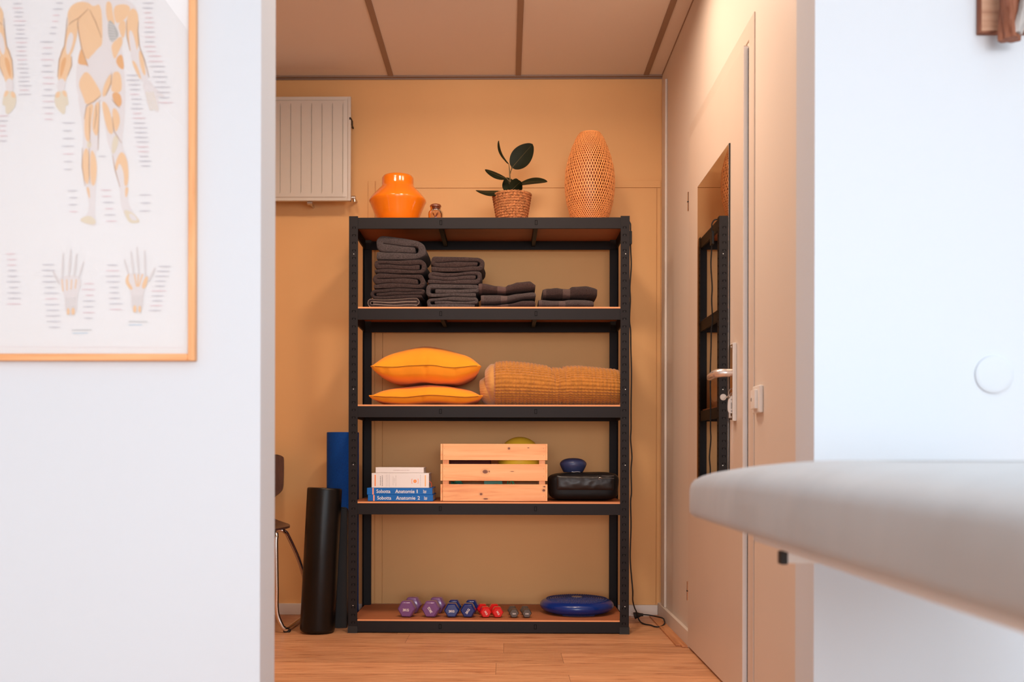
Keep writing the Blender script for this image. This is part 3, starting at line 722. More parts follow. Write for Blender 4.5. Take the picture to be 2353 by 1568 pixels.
# ================================================================== SHELVING UNIT
YF0, YB0 = 4.25, 4.70
RX0 = P(801, 1000, YF0).x; RX1 = P(1446, 1000, YF0).x
S = [1.781, 1.399, 0.980, 0.5635, 0.0585]     # board tops
FL = 0.037; TH = 0.0022; RH = 1.787
M_bt = mat("hardboard_shelf", srgb(178, 106, 66), 0.55, var=0.06, vscale=3, stretch=(1, 6, 1))
M_be = mat("hardboard_edge", srgb(236, 160, 106), 0.6)
rk = thing("shelving_unit", ((RX0 + RX1) / 2, (YF0 + YB0) / 2, 0.0), "tall black metal shelving unit with five brown boards", "shelving unit")
def post(x, y, sx, sy):
    """outer corner (x, y); flanges run towards +sx / +sy."""
    m = MB()
    def bx(x0, x1, y0, y1, z0, z1, mi): m.box((min(x0, x1), min(y0, y1), z0), (max(x0, x1), max(y0, y1), z1), mi)
    bx(x, x + sx * FL, y, y + sy * TH, 0.004, RH, 0)
    bx(x, x + sx * TH, y + sy * TH, y + sy * FL, 0.004, RH, 0)
    bx(x + sx * FL, x + sx * (FL + 0.0012), y, y + sy * 0.006, 0.004, RH, 0)
    z = 0.045; e = 0.0004
    while z < RH - 0.02:
        c = x + sx * 0.0215
        for (a, b, c0, c1) in ((-0.0075, -0.0045, -0.004, 0.004), (0.0045, 0.0075, -0.004, 0.004), (-0.0045, 0.0045, 0.0026, 0.004)):
            bx(c + a, c + b, y - sy * e, y, z + c0, z + c1, 1)
            d = y + sy * 0.0215
            bx(x - sx * e, x, d + a, d + b, z + c0, z + c1, 1)
        bx(c - 0.0045, c + 0.0045, y - sy * 0.0008, y, z - 0.003, z + 0.0015, 2)
        bx(x - sx * 0.0008, x, y + sy * 0.017, y + sy * 0.026, z - 0.003, z + 0.0015, 2)
        z += 0.03255
    for z in ((1.625, 1.046, 0.722, 0.118) if sy > 0 else (1.52,)):
        m.lathe([(0.0, -0.0012 if sy > 0 else 0.0), (0.0019, -0.001), (0.0021, 0.0)], (x + sx * (0.017 if sx < 0 else 0.0265 - 0.006), y, z), 10, 3, axis='y', capb=False)
    p = build("post", m, [M_black, M_slot, M_tab, M_hole_dot], rk)
    m = MB(); bx(x - sx * 0.002, x + sx * (FL + 0.003), y - sy * 0.002, y + sy * 0.008, 0.0, 0.030, 0); bx(x - sx * 0.002, x + sx * 0.008, y + sy * 0.008, y + sy * (FL + 0.003), 0.0, 0.030, 0)
    bx(x, x + sx * FL, y, y + sy * FL, 0.0, 0.006, 0)
    build("foot", m, M_rubber, p)
post(RX0, YF0, 1, 1); post(RX1, YF0, -1, 1); post(RX0, YB0, 1, -1); post(RX1, YB0, -1, -1)
BH = 0.048
for i, s in enumerate(S):
    top = s - 0.007 if i else s + 0.0008
    for y0, y1, sy in ((YF0 + 0.003, YF0 + 0.012, 1), (YB0 - 0.012, YB0 - 0.003, -1)):
        m = MB(); m.rbox((RX0 + FL - 0.002, y0, top - BH), (RX1 - FL + 0.002, y1, top), 0.0015, 2)
        m.box((RX0 + 0.004, y0 + 0.001, top - BH + 0.003), (RX0 + FL, y1 - 0.001, top - 0.003)); m.box((RX1 - FL, y0 + 0.001, top - BH + 0.003), (RX1 - 0.004, y1 - 0.001, top - 0.003))
        if sy > 0:      # small slotted windows where the cross supports hook in
            for px in (1012, 1231):
                x = P(px, 1000, YF0).x; z = top - 0.022
                for a, b, c, d in ((-0.0055, -0.0035, -0.010, 0.010), (0.0035, 0.0055, -0.010, 0.010), (-0.0035, 0.0035, 0.008, 0.010), (-0.0035, 0.0035, -0.010, -0.008)):
                    m.box((x + a, y0 - 0.0004, z + c), (x + b, y0 + 0.001, z + d), 1)
                m.box((x - 0.0035, y0 - 0.0003, z - 0.008), (x + 0.0035, y0 + 0.001, z + 0.006), 0)
        build("beam", m, [M_black, M_slot, M_tab], rk)
    for x0, x1 in ((RX0 + 0.003, RX0 + 0.012), (RX1 - 0.012, RX1 - 0.003)):
        m = MB(); m.rbox((x0, YF0 + FL - 0.002, top - BH), (x1, YB0 - FL + 0.002, top), 0.0015, 2); build("side_beam", m, M_black, rk)
    bot = s - 0.007
    for px in (1016, 1228):
        x = P(px, 1000, 4.45).x
        m = MB(); m.rbox((x - 0.009, YF0 + 0.012, bot - 0.026), (x + 0.009, YB0 - 0.012, bot - 0.0005), 0.001, 1); build("cross_support", m, M_black, rk)
    m = MB()
    yf = YF0 + (0.0035 if i else 0.012)
    bx0, bx1 = RX0 + FL + 0.0015, RX1 - FL - 0.0015
    m.box((bx0, yf + 0.0006, bot), (bx1, YB0 - 0.001, s), 0); m.box((bx0, yf, bot + 0.0003), (bx1, yf + 0.0006, s - 0.0003), 1)
    m.box((RX0 + 0.013, YF0 + FL, bot), (bx0, YB0 - FL, s), 0); m.box((bx1, YF0 + FL, bot), (RX1 - 0.013, YB0 - FL, s), 0)
    build("shelf_board", m, [M_bt, M_be], rk)

# ================================================================== TOP SHELF
S1 = S[0] + 0.0014
# orange vase
q = P(914, 500, 4.42)
M_org = mat("glossy_orange_glaze", srgb(246, 128, 16), 0.18, var=0.03, vscale=14, stretch=(1, 1, 4), coat=0.6, bump=0.06, bscale=18)
m = MB()
pf = [(0.080, 0), (0.084, 0.003), (0.094, 0.03), (0.108, 0.065), (0.1215, 0.098), (0.1265, 0.108), (0.1265, 0.114), (0.120, 0.124), (0.100, 0.148), (0.080, 0.168), (0.0725, 0.177), (0.0705, 0.184), (0.0705, 0.205), (0.0695, 0.214), (0.065, 0.221), (0.058, 0.2235), (0.050, 0.220), (0.048, 0.205), (0.052, 0.18), (0.10, 0.11), (0.075, 0.01), (0.0, 0.008)]
m.lathe(pf, (q.x, 4.42, S1), 72)
tag(build("ceramic_vase", m, M_org, origin=(q.x, 4.42, S1), sharp=60), "glossy orange ceramic vase with angular belly on the shelving's top", "vase")
# little bottle
q = P(1001, 500, 4.355); X, Y = q.x, 4.355
jr = thing("glass_jar", (X, Y, S1), "tiny brown-tinted glass jar with stopper beside the orange vase", "jar")
jg = glass_mat("brownish_glass", (0.86, 0.70, 0.58))
m = MB(); m.lathe([(0.024, 0.0), (0.029, 0.003), (0.031, 0.015), (0.0325, 0.036), (0.031, 0.047), (0.026, 0.053), (0.0225, 0.057), (0.0225, 0.066), (0.0245, 0.069)], (X, Y, S1), 36, capt=False); build("jar_body", m, jg, jr)
M_amb = mat("dark_brown_lid", srgb(120, 62, 36), 0.3, coat=0.4)
m = MB(); m.lathe([(0.0205, 0.062), (0.0205, 0.068), (0.0245, 0.069), (0.0250, 0.074), (0.022, 0.079), (0.012, 0.0825), (0.0, 0.083)], (X, Y, S1), 30, capt=False); build("stopper", m, M_amb, jr)
m = MB()
rn = random.Random(7)
for k in range(9):
    a0 = rn.uniform(0, 6.28); r0 = 0.019
    m.tube([(X + r0 * math.cos(a0), Y + r0 * math.sin(a0), S1 + 0.003), (X + 0.004 * math.cos(a0 + 2), Y + 0.004 * math.sin(a0), S1 + 0.028), (X - 0.013 * math.cos(a0), Y - 0.012 * math.sin(a0), S1 + rn.uniform(0.038, 0.05))], 0.0013, 6)
build("dried_twigs", m, mat("dried_twig", srgb(150, 90, 55), 0.8), jr)

# rubber plant in rope basket
q = P(1176, 500, 4.40); X, Y = q.x, 4.40; BT = 0.137
pl = thing("potted_plant", (X, Y, S1), "small dark-leaved rubber plant in a braided straw basket", "plant")
M_rope = mat("braided_seagrass", srgb(186, 122, 76), 0.85, var=0.5, vscale=110, bump=0.9, bscale=260, dist=0.004, spec=0.2)
m = MB()
turns = 11
def rope(u, v):
    # one coiled, twisted rope: u along the coil, v around the strand
    t = u * turns; a = t * 2 * PI; z = 0.0075 + (BT - 0.013) * (t / turns)
    R = 0.0585 + (0.0805 - 0.0585) * (t / turns) ** 0.9
    w = v * 2 * PI; r = 0.0072 * (1 + 0.20 * math.cos(2 * (w - a * 17)))
    return Vector((X + (R + r * math.cos(w)) * math.cos(a), Y + (R + r * math.cos(w)) * math.sin(a), S1 + z + r * 0.98 * math.sin(w)))
m.grid(rope, turns * 84, 12, cv=True)
m.lathe([(0.053, 0.002), (0.056, 0.01), (0.074, BT - 0.014), (0.070, BT - 0.014), (0.052, 0.006)], (X, Y, S1), 40, capt=False)
build("woven_basket", m, M_rope, pl)
m = MB(); m.lathe([(0.066, BT - 0.032), (0.05, BT - 0.028), (0.0, BT - 0.026)], (X, Y, S1), 24, capt=False); build("soil", m, mat("dark_soil", (0.03, 0.02, 0.014), 0.95, bump=0.8, bscale=160), pl)
M_leaf = mat("dark_rubber_leaf", (0.014, 0.016, 0.006), 0.5, var=0.2, vscale=20, spec=0.12)
M_vein = mat("leaf_midrib", (0.09, 0.065, 0.02), 0.5)
M_stem = mat("green_brown_stem", (0.12, 0.075, 0.025), 0.5)
sb = P(1174, 440, Y)
def leaf(base, tip, width, wdir, bow=0.0, cup=0.15, tipx=0.0, w0=0.5):
    base, tip, wdir = Vector(base), Vector(tip), Vector(wdir).normalized()
    ax = tip - base; L = ax.length; axn = ax.normalized(); wdir = (wdir - axn * wdir.dot(axn)).normalized(); nn = axn.cross(wdir)
    m = MB()
    def pt(u, v, off=0.0):
        s = (v - 0.5) * 2
        prof = max(0.0, math.sin(PI * min(1, max(0, u)) ** (0.92 + (w0 - 0.5)))) ** 0.62
        if u > 0.965: prof *= 1 - (u - 0.965) / 0.035 * 0.6
        c = base + ax * u + nn * (bow * L * math.sin(PI * u))
        return c + wdir * (s * width / 2 * prof) + nn * (cup * width * prof * (s * s) * 0.5 + off)
    m.grid(lambda u, v: pt(u, v, 0.0005), 26, 13); m.grid(lambda u, v: pt(u, v, -0.0005), 26, 13)
    l = build("leaf", m, M_leaf, pl, fix=False)
    m = MB(); m.tube([pt(0.02 + 0.9 * k / 14, 0.5, 0.0) for k in range(15)], [0.0016 * (1 - 0.6 * k / 14) for k in range(15)], 6); build("midrib", m, M_vein, l)
    return l
top = P(1171, 388, Y)
leaf(P(1176, 386, Y), P(1224, 331, Y - 0.03), 0.090, (0.70, 0.25, -0.70), 0.05, 0.10, w0=0.45)
leaf(P(1169, 377, Y), P(1146, 323, Y + 0.01), 0.050, (0.20, 0.97, 0.1), 0.08, 0.3)
leaf(P(1165, 411, Y), P(1114, 390, Y - 0.03), 0.052, (0.10, 0.72, 0.70), 0.02, 0.15, w0=0.62)
leaf(P(1190, 425, Y - 0.01), P(1258, 418, Y - 0.07), 0.066, (0.0, 0.80, 0.60), 0.05, 0.12)
leaf(P(1152, 440, Y - 0.02), P(1093, 438, Y - 0.07), 0.060, (0.0, 0.82, 0.57), 0.06, 0.12)
leaf(P(1180, 446, Y + 0.01), P(1164, 408, Y + 0.04), 0.070, (0.9, 0.2, 0.2), 0.0, 0.1)
leaf(P(1172, 441, Y - 0.01), P(1197, 417, Y - 0.05), 0.058, (0.66, 0.3, -0.66), 0.1, 0.2)
leaf(P(1184, 446, Y), P(1186, 410, Y + 0.05), 0.062, (0.9, 0.2, 0.1), 0.0, 0.1)
m = MB(); m.tube([(X, Y, S1 + BT - 0.03), (sb.x, Y, sb.z), P(1172, 412, Y), P(1171, 392, Y), P(1169, 377, Y)], [0.0035, 0.0032, 0.0028, 0.0024, 0.0014], 8)
m.tube([P(1172, 400, Y), P(1174, 393, Y), P(1178, 384, Y)], [0.0022, 0.002, 0.0016], 8); m.tube([P(1172, 400, Y), P(1175, 388, Y - 0.004), P(1175, 382, Y - 0.004)], [0.0015, 0.0012, 0.0008], 6)
m.tube([P(1172, 418, Y), P(1167, 413, Y), P(1164, 410, Y)], 0.0018, 8); m.tube([P(1173, 432, Y), P(1183, 428, Y), P(1191, 425, Y - 0.01)], 0.002, 8); m.tube([P(1172, 446, Y), P(1162, 442, Y - 0.01), P(1151, 440, Y - 0.02)], 0.002, 8)
build("stem", m, M_stem, pl)

# woven bamboo lamp
q = P(1355, 500, 4.42); X, Y = q.x, 4.42
lp = thing("table_lamp", (X, Y, S1), "tall egg-shaped woven bamboo table lamp on the shelving's top right", "lamp")
M_bam = mat("orange_bamboo", srgb(248, 166, 98), 0.45, var=0.10, vscale=25)
HL = 0.410
lpf = [(0.0, 0.066), (0.02, 0.078), (0.06, 0.092), (0.11, 0.1045), (0.16, 0.1105), (0.20, 0.1115), (0.25, 0.1075), (0.30, 0.096), (0.34, 0.083), (0.38, 0.0665), (0.40, 0.056), (0.410, 0.047)]
def lr(z):
    for (a, ra), (b, rb) in zip(lpf, lpf[1:]):
        if z <= b:
            t = (z - a) / (b - a); t = t * t * (3 - 2 * t) * 0.3 + t * 0.7
            return ra + (rb - ra) * t
    return lpf[-1][1]
m = MB(); NS = 58; NSEG = 60
def twist(z):
    n_ = 40; s_ = 0.0
    for i in range(n_):
        t = (i + 0.5) / n_ * z / HL
        s_ += 3.7 * (1 + 1.7 * abs(2 * t - 1) ** 2.2) * z / n_
    return s_
TWS = [twist(HL * j / NSEG) for j in range(NSEG + 1)]
for lay, (dR, hw) in enumerate(((0.0, 0.00175), (-0.0055, 0.0019))):
    for fam in (1, -1):
        for k in range(NS):
            vs = []; a0 = 2 * PI * (k + (0.5 if fam < 0 else 0) + 0.31 * lay) / NS
            for j in range(NSEG + 1):
                z = HL * j / NSEG; a = a0 + fam * TWS[j]
                wv = 0.0009 * math.sin(NS * TWS[j] + (k % 2) * PI)
                R = lr(z) + dR + wv * fam
                R2 = R - 0.0011
                dl = hw * (0.72 + 0.28 * lr(z) / 0.11) / R
                for (rr, aa) in ((R, a - dl), (R, a + dl), (R2, a + dl), (R2, a - dl)):
                    vs.append((X + rr * math.cos(aa), Y + rr * math.sin(aa), S1 + z))
            fs = []
            for j in range(NSEG):
                for e in range(4): fs.append((4 * j + e, 4 * j + (e + 1) % 4, 4 * j + 4 + (e + 1) % 4, 4 * j + 4 + e))
            m.add(vs, fs, lay, False)
def ring(mb, z, r, t): mb.tube([(X + r * math.cos(2 * PI * k / 40), Y + r * math.sin(2 * PI * k / 40), S1 + z) for k in range(40)], t, 8, closed=True)
ring(m, 0.004, 0.068, 0.004); ring(m, HL - 0.001, 0.046, 0.0028)
build("woven_shade", m, [M_bam, mat("shaded_inner_bamboo", srgb(160, 72, 32), 0.7)], lp, fix=False)  # inner strands coloured darker to carry the shade inside the weave
m = MB(); m.lathe([(0.060, 0.001), (0.060, 0.010), (0.052, 0.014), (0.0, 0.014)], (X, Y, S1), 36); m.tube([(X, Y, S1 + 0.012), (X, Y, S1 + 0.10)], 0.016, 18)
build("lamp_base", m, mat("lamp_base_brown", srgb(110, 60, 35), 0.6), lp)
m = MB(); m.lathe([(0.012, 0.10), (0.014, 0.115), (0.028, 0.15), (0.030, 0.17), (0.022, 0.192), (0.0, 0.20)], (X, Y, S1), 28, capt=False); build("bulb", m, mat("unlit_frosted_bulb", (0.75, 0.68, 0.6), 0.3), lp)
# its black cord down the side of the shelving, with in-line switch and plug
def smooth_path(pts, n=8):
    pts = [Vector(p) for p in pts]; out = []
    for i in range(len(pts) - 1):
        p0, p1, p2, p3 = pts[max(i - 1, 0)], pts[i], pts[i + 1], pts[min(i + 2, len(pts) - 1)]
        for k in range(n):
            t = k / n
            out.append(0.5 * ((2 * p1) + (p2 - p0) * t + (2 * p0 - 5 * p1 + 4 * p2 - p3) * t * t + (3 * p1 - p0 - 3 * p2 + p3) * t ** 3))
    return out + [pts[-1]]
YC = 4.335
c = [(X + 0.055, Y - 0.035, S1 + 0.006), (X + 0.10, YC + 0.01, S1 + 0.0045), (RX1 - 0.005, YC, S1 + 0.009), (RX1 + 0.012, YC, S1 - 0.006), P(1449, 525, YC)] 
c += [P(px, py, YC) for px, py in ((1449, 570), (1450.5, 610), (1447.5, 660), (1448.5, 690), (1446.5, 735), (1449, 760), (1449.5, 800), (1451, 860), (1450, 930), (1450, 985), (1449, 1010), (1452, 1050), (1450, 1080), (1451, 1130), (1449, 1155), (1450, 1210), (1448, 1280), (1451, 1325), (1454, 1360))]
PY = 4.60
c += [P(1454, 1380, 4.42), P(1458, 1397, 4.50), P(1462, 1406, 4.55), (P(1468, 1417, 4.60).x, 4.60, 0.006), (P(1478, 1427, 4.5).x, 4.50, 0.004), (P(1492, 1431, 4.5).x, 4.46, 0.004), (P(1508, 1437, 4.4).x, 4.42, 0.004), (P(1521, 1438, 4.4).x, 4.42, 0.006), (P(1528, 1434, 4.45).x, 4.46, 0.012), (P(1526, 1427, 4.5).x, 4.50, 0.020), (P(1525, 1424, 4.5).x, 4.53, 0.024), (P(1507, 1416, 4.58).x, 4.58, 0.024), P(1490, 1414, 4.60), P(1478, 1413, 4.60)]
m = MB(); m.tube(smooth_path(c, 6), 0.0031, 8); cd = build("power_cord", m, M_rubber, lp)
a, b = P(1445, 533, YC), P(1451, 563.5, YC)
m = MB(); m.rbox((a.x + 0.0005, YC - 0.022, b.z), (b.x, YC + 0.022, a.z), 0.003, 2); build("cord_switch", m, M_rubber, cd)
q = P(1466, 1414, 4.60)
m = MB()
m.tube([P(1478, 1413.5, 4.60), P(1470, 1413.5, 4.60)], [0.0062, 0.0085], 12)
m.tube([P(1471, 1414, 4.60), P(1464, 1414, 4.60), P(1457, 1416, 4.60)], [0.009, 0.014, 0.0165], 14)
m.tube([P(1457, 1412, 4.60), P(1450, 1411.5, 4.60)], 0.002, 8, 1); m.tube([P(1457, 1419, 4.59), P(1450, 1419, 4.59)], 0.002, 8, 1)
build("plug", m, [M_rubber, M_steel], cd)

# ================================================================== TOWELS
def towel_mat(name, c, band=None, hem=False):
    if name in MATS: return MATS[name]
    m = mat(name, c, 0.95, bump=0.9, bscale=520, var=0.38, vscale=330, sheen=0.08, spec=0.08, detail=2, dist=0.004)
    return m
TW = [towel_mat("towel_%s" % nme, col) for nme, col in (("taupe", (0.085, 0.067, 0.066)), ("brown", (0.062, 0.040, 0.037)), ("dark_brown", (0.053, 0.035, 0.033)), ("umber", (0.070, 0.048, 0.046)))]
M_stitch = mat("pale_edge_stitch", (0.34, 0.25, 0.20), 0.9)
def resample(pts, step):
    out = [pts[0]]; acc = 0
    for a, b in zip(pts, pts[1:]):
        d = (b - a).length; k = max(1, int(round(d / step)))
        for i in range(1, k + 1): out.append(a.lerp(b, i / k))
    return out
def folded_towel(x0, w, z0, h, y0, dep, mt_, label, seed, tilt=0.0, bulge=0.0, style=0, stitch=False, lo=None, hi=None):
    """One towel folded over itself; its layers show as a flattened spiral at the front."""
    R = random.Random(seed)
    t = h / 3 * 0.985; c3 = h / 6
    V = Vector
    def arc(cx, cz, r, a0, a1, n=10):
        return [V((cx + r * math.cos(math.radians(a0 + (a1 - a0) * k / n)), cz + r * math.sin(math.radians(a0 + (a1 - a0) * k / n)))) for k in range(n + 1)]
    zA, zB, zC = 5 * c3, 3 * c3, c3
    if style == 0:   # bottom flap, right fold, top, left fold, inner flap ends right
        path = [V((0.03 * w, zC))] + arc(w - h / 2, h / 2, h / 3, -90, 90) + arc(h / 3 + 0.004, (zA + zB) / 2, c3, 90, 270) + [V((w - h * 0.50, zB - 0.001))]
    elif style == 1: # mirrored fold order: top flap ends left underneath
        path = [V((0.94 * w, zC))] + arc(h / 2, h / 2, h / 3, 270, 90) + arc(w - h / 3 - 0.004, (zA + zB) / 2, c3, 90, -90) + [V((h * 0.62, zB))]
    else:            # open fold: left fold joins all, two ends at the right
        path = [V((w - 0.35 * h, zC))] + arc(h / 2, h / 2, h / 3, 270, 90) + arc(w - h / 3, (zA + zB) / 2, c3, 90, -60, 8) + [V((w * 0.52, zB - 0.003)), V((h * 0.75, zB))]
    path = resample(path, 0.004); n = len(path)
    def defo(p, y):
        x, z = p.x, p.y
        u = x / w
        k = min(1.0, max(0.0, z / h))
        z += (0.0050 * n3(x * 13, z * 45 + seed * 3, y * 5) + 0.002 * math.sin(u * 5 + seed * 1.7)) * math.sin(PI * k) ** 0.8
        z = min(max(z, 0.0003), h)
        zl = lo(x0 + x, y) if lo else 0.0
        zh = (hi(x0 + x, y) if hi else 0.0)
        z = zl + z * (h + zh - zl) / h
        z = z + (tilt * (u - 0.5) * h + bulge * h * math.sin(PI * min(1, max(0, u)))) * k
        x += 0.007 * n3(z * 34 + seed * 2, y * 7, 3.3)
        return V((x0 + x, y, z0 + max(0.0004, z)))
    L, Rr = [], []
    for i in range(n):
        tg = (path[min(i + 1, n - 1)] - path[max(i - 1, 0)]).normalized(); nn = V((-tg.y, tg.x))
        tt = t / 2 * (1 + 0.10 * n3(i * 0.09, seed, 0.5))
        if i < 3 or i > n - 4: tt *= 0.72 if i in (0, n - 1) else 0.92
        L.append((path[i], nn, tt))
    ys = [(y0, 0.62), (y0 + 0.002, 0.86), (y0 + 0.006, 1.0), (y0 + dep * 0.35, 1.0), (y0 + dep * 0.7, 1.0), (y0 + dep, 0.9)]
    m = MB(); vs = []; loops = 2 * n
    for (y, k) in ys:
        for (p, nn, tt) in L: vs.append(defo(p + nn * tt * k, y))
        for (p, nn, tt) in reversed(L): vs.append(defo(p - nn * tt * k, y))
    fs = []
    for j in range(len(ys) - 1):
        for i in range(loops): fs.append((j * loops + i, j * loops + (i + 1) % loops, (j + 1) * loops + (i + 1) % loops, (j + 1) * loops + i))
    for i in range(n - 1):
        a, b, c_, d = i, i + 1, loops - 2 - i, loops - 1 - i
        fs.append((a, b, c_, d)); o = (len(ys) - 1) * loops; fs.append((o + d, o + c_, o + b, o + a))
    m.add(vs, fs, 0, True)
    org = (x0 + w / 2, y0 + dep / 2, z0)
    tw = thing("folded_towel", org, label, "towel", "folded dark towels on the shelving")
    build("towel_cloth", m, mt_, tw, sharp=70)
    if stitch:
        m = MB()
        m.tube([defo(p + nn * tt * 0.9, y0 - 0.0005) for (p, nn, tt) in L][::2], 0.0010, 6); m.tube([defo(p - nn * tt * 0.9, y0 - 0.0005) for (p, nn, tt) in L][::2], 0.0010, 6)
        build("edge_stitching", m, M_stitch, tw)
    return tw
def px_t(px0, px1, Y=4.30): return P(px0, 1000, Y).x, P(px1, 1000, Y).x - P(px0, 1000, Y).x
YT = 4.285; DEP = 0.27; z = S[1] + 0.0008
st1 = [(845, 966, 0.0385, 2, 1, "bottom towel of the tallest stack, edged with pale stitching", 0.0, 0.0, 1, True),
       (853, 979, 0.0440, 2, 2, "dark towel second from the bottom of the tallest stack", 0.0, 0.0, 1, False),
       (855, 977, 0.0635, 1, 3, "middle dark towel of the tallest stack", 0.0, 0.0, 0, False),
       (856, 978, 0.0590, 1, 4, "dark brown towel just under the tallest stack's top towel", 0.0, 0.0, 0, False),
       (862, 979, 0.0920, 0, 5, "greyer towel crowning the tallest stack, sloping to the right", -0.34, 0.03, 0, False)]
def edge(sd, amp=0.0050):
    return lambda x, y: amp * (math.sin(x * 24 + sd * 2.1) * 0.6 + n3(x * 9, y * 4, sd))
for n_, (a, b, h, mi, sd, lb, tl, bg, sty, stc) in enumerate(st1):
    x0, w = px_t(a, b); folded_towel(x0, w, z, h, YT + 0.002 * sd, DEP, TW[mi], lb, sd, tl, bg, sty, stc, edge(sd) if n_ else None, edge(sd + 1) if n_ < 4 else None); z += h + 0.0012
z = S[1] + 0.0008
st2 = [(979, 1098, 0.0465, 0, 11, "bottom towel of the second stack, greyish", 0.04, 0.0, 2),
       (978, 1103, 0.0540, 0, 12, "greyish towel second from the bottom of the second stack", 0.0, 0.0, 2),
       (981, 1107, 0.0530, 3, 13, "brown towel below the top one in the second stack", 0.0, 0.0, 0),
       (986, 1112, 0.0630, 1, 14, "dark brown top towel of the second stack, folded round", -0.10, 0.02, 0)]
for n_, (a, b, h, mi, sd, lb, tl, bg, sty) in enumerate(st2):
    x0, w = px_t(a, b); folded_towel(x0, w, z, h, YT + 0.001 * (sd - 10), DEP, TW[mi], lb, sd, tl, bg, sty, False, edge(sd) if n_ else None, edge(sd + 1) if n_ < 3 else None); z += h + 0.0012

def banded_mat(name, base, band, b0, b1, hem=0.055):
    m = towel_mat(name, base); nt = m.node_tree; n = nt.nodes; L = nt.links; b = n["Principled BSDF"]
    tc = n.new("ShaderNodeTexCoord"); sp = n.new("ShaderNodeSeparateXYZ"); L.new(tc.outputs["Generated"], sp.inputs[0])
    r = ramp(n, [(0.0, (0.6, 0.6, 0.6)), (hem, (0, 0, 0)), (b0, (1, 1, 1)), (b1, (0, 0, 0))], 'CONSTANT')
    L.new(sp.outputs[0], r.inputs[0])
    src = b.inputs["Base Color"].links[0].from_socket
    mx = n.new("ShaderNodeMix"); mx.data_type = 'RGBA'; L.new(r.outputs[0], mx.inputs[0]); L.new(src, mx.inputs[6]); mx.inputs[7].default_value = tuple(band) + (1,)
    L.new(mx.outputs[2], b.inputs["Base Color"])
    return m
def slab_towel(x0, w, z0, prof, y0, dep, mt_, label, seed, hemdx=0.0, lay=2, base=None):
    """Flat folded towel seen from its folded edge: prof = [(u, height)], band dips in."""
    def hh(u):
        for (a, ha), (b, hb) in zip(prof, prof[1:]):
            if u <= b: t = (u - a) / (b - a); t = t * t * (3 - 2 * t); return ha + (hb - ha) * t
        return prof[-1][1]
    def bb(u):
        if not base: return 0.0
        for (a, ha), (b, hb) in zip(base, base[1:]):
            if u <= b: t = (u - a) / (b - a); return ha + (hb - ha) * t
        return base[-1][1]
    m = MB(); nu, nv = 64, 44
    def fn(u, v):
        a = 2 * PI * v; ca, sa = math.cos(a), math.sin(a)
        e = 0.42
        yy = math.copysign(abs(ca) ** e, ca); zz = math.copysign(abs(sa) ** 0.62, sa)
        end = 1.0
        if u > 0.93: end = math.sqrt(max(0.02, 1 - ((u - 0.93) / 0.07) ** 2)) * 0.35 + 0.65
        if u < 0.02: end = 0.93
        h = hh(u) - bb(u); x = x0 + w * u + (0.004 * n3(a, seed, 1) if u > 0.95 else 0)
        y = y0 + dep / 2 + yy * (dep / 2) * (0.985 + 0.015 * end) + 0.003 * n3(u * 5, a * 1.3, seed)
        zc = bb(u) + h / 2
        z = zc + zz * h / 2 * end + 0.0006 * n3(u * 9, a * 2, seed + 4)
        return Vector((x, y, z0 + max(z, 0.0003)))
    m.grid(fn, nu, nv, cv=True)
    m.add([fn(0, j / nv) for j in range(nv)], [list(range(nv))]); m.add([fn(1, j / nv) for j in range(nv)], [list(range(nv))])
    tw = thing("folded_towel", (x0 + w / 2, y0 + dep / 2, z0), label, "towel", "folded dark towels on the shelving")
    build("towel_cloth", m, mt_, tw, sharp=70)
    return tw
bm1 = banded_mat("banded_brown", (0.066, 0.038, 0.034), (0.14, 0.083, 0.074), 0.33, 0.48); bm2 = banded_mat("banded_taupe", (0.085, 0.064, 0.062), (0.14, 0.098, 0.090), 0.36, 0.48)
z = S[1] + 0.0008
x0, w = px_t(1104, 1229)
slab_towel(x0, w, z, [(0, 0.013), (0.25, 0.013), (0.5, 0.020), (0.8, 0.036), (1, 0.037)], YT, 0.26, banded_mat("banded_low", (0.062, 0.038, 0.036), (0.10, 0.063, 0.058), 0.36, 0.5), "bottom towel of the third stack, thin at its left end", 21)
slab_towel(x0 + 0.001, w, z + 0.0150, [(0, 0.046), (0.3, 0.046), (0.45, 0.043), (0.7, 0.051), (1, 0.058)], YT - 0.002, 0.26, bm2, "grey-brown middle towel of the third stack", 22, base=[(0, 0.0), (0.25, 0.0), (0.5, 0.007), (0.8, 0.0235), (1, 0.0245)])
x0, w = px_t(1099, 1229)
slab_towel(x0, w, z + 0.0165, [(0, 0.095), (0.06, 0.095), (0.33, 0.083), (0.47, 0.079), (0.53, 0.088), (0.7, 0.099), (0.9, 0.104), (1, 0.090)], YT - 0.004, 0.26, bm1, "rounded brown top towel of the third stack with a paler woven band", 23, base=[(0, 0.047), (0.3, 0.047), (0.45, 0.044), (0.7, 0.052), (1, 0.059)])
x0, w = px_t(1237, 1366)
slab_towel(x0, w - 0.006, z, [(0, 0.040), (0.3, 0.036), (0.45, 0.036), (0.55, 0.040), (0.8, 0.040), (1, 0.036)], YT, 0.26, bm2, "lower greyish towel of the shortest, rightmost stack", 24)
x0, w = px_t(1247, 1371)
slab_towel(x0, w, z + 0.0425, [(0, 0.044), (0.1, 0.047), (0.25, 0.050), (0.36, 0.046), (0.47, 0.045), (0.55, 0.055), (0.8, 0.058), (1, 0.048)], YT + 0.001, 0.26, banded_mat("banded_dark", (0.052, 0.033, 0.031), (0.12, 0.078, 0.070), 0.36, 0.50), "upper dark towel of the shortest stack with pinkish woven band", 25)

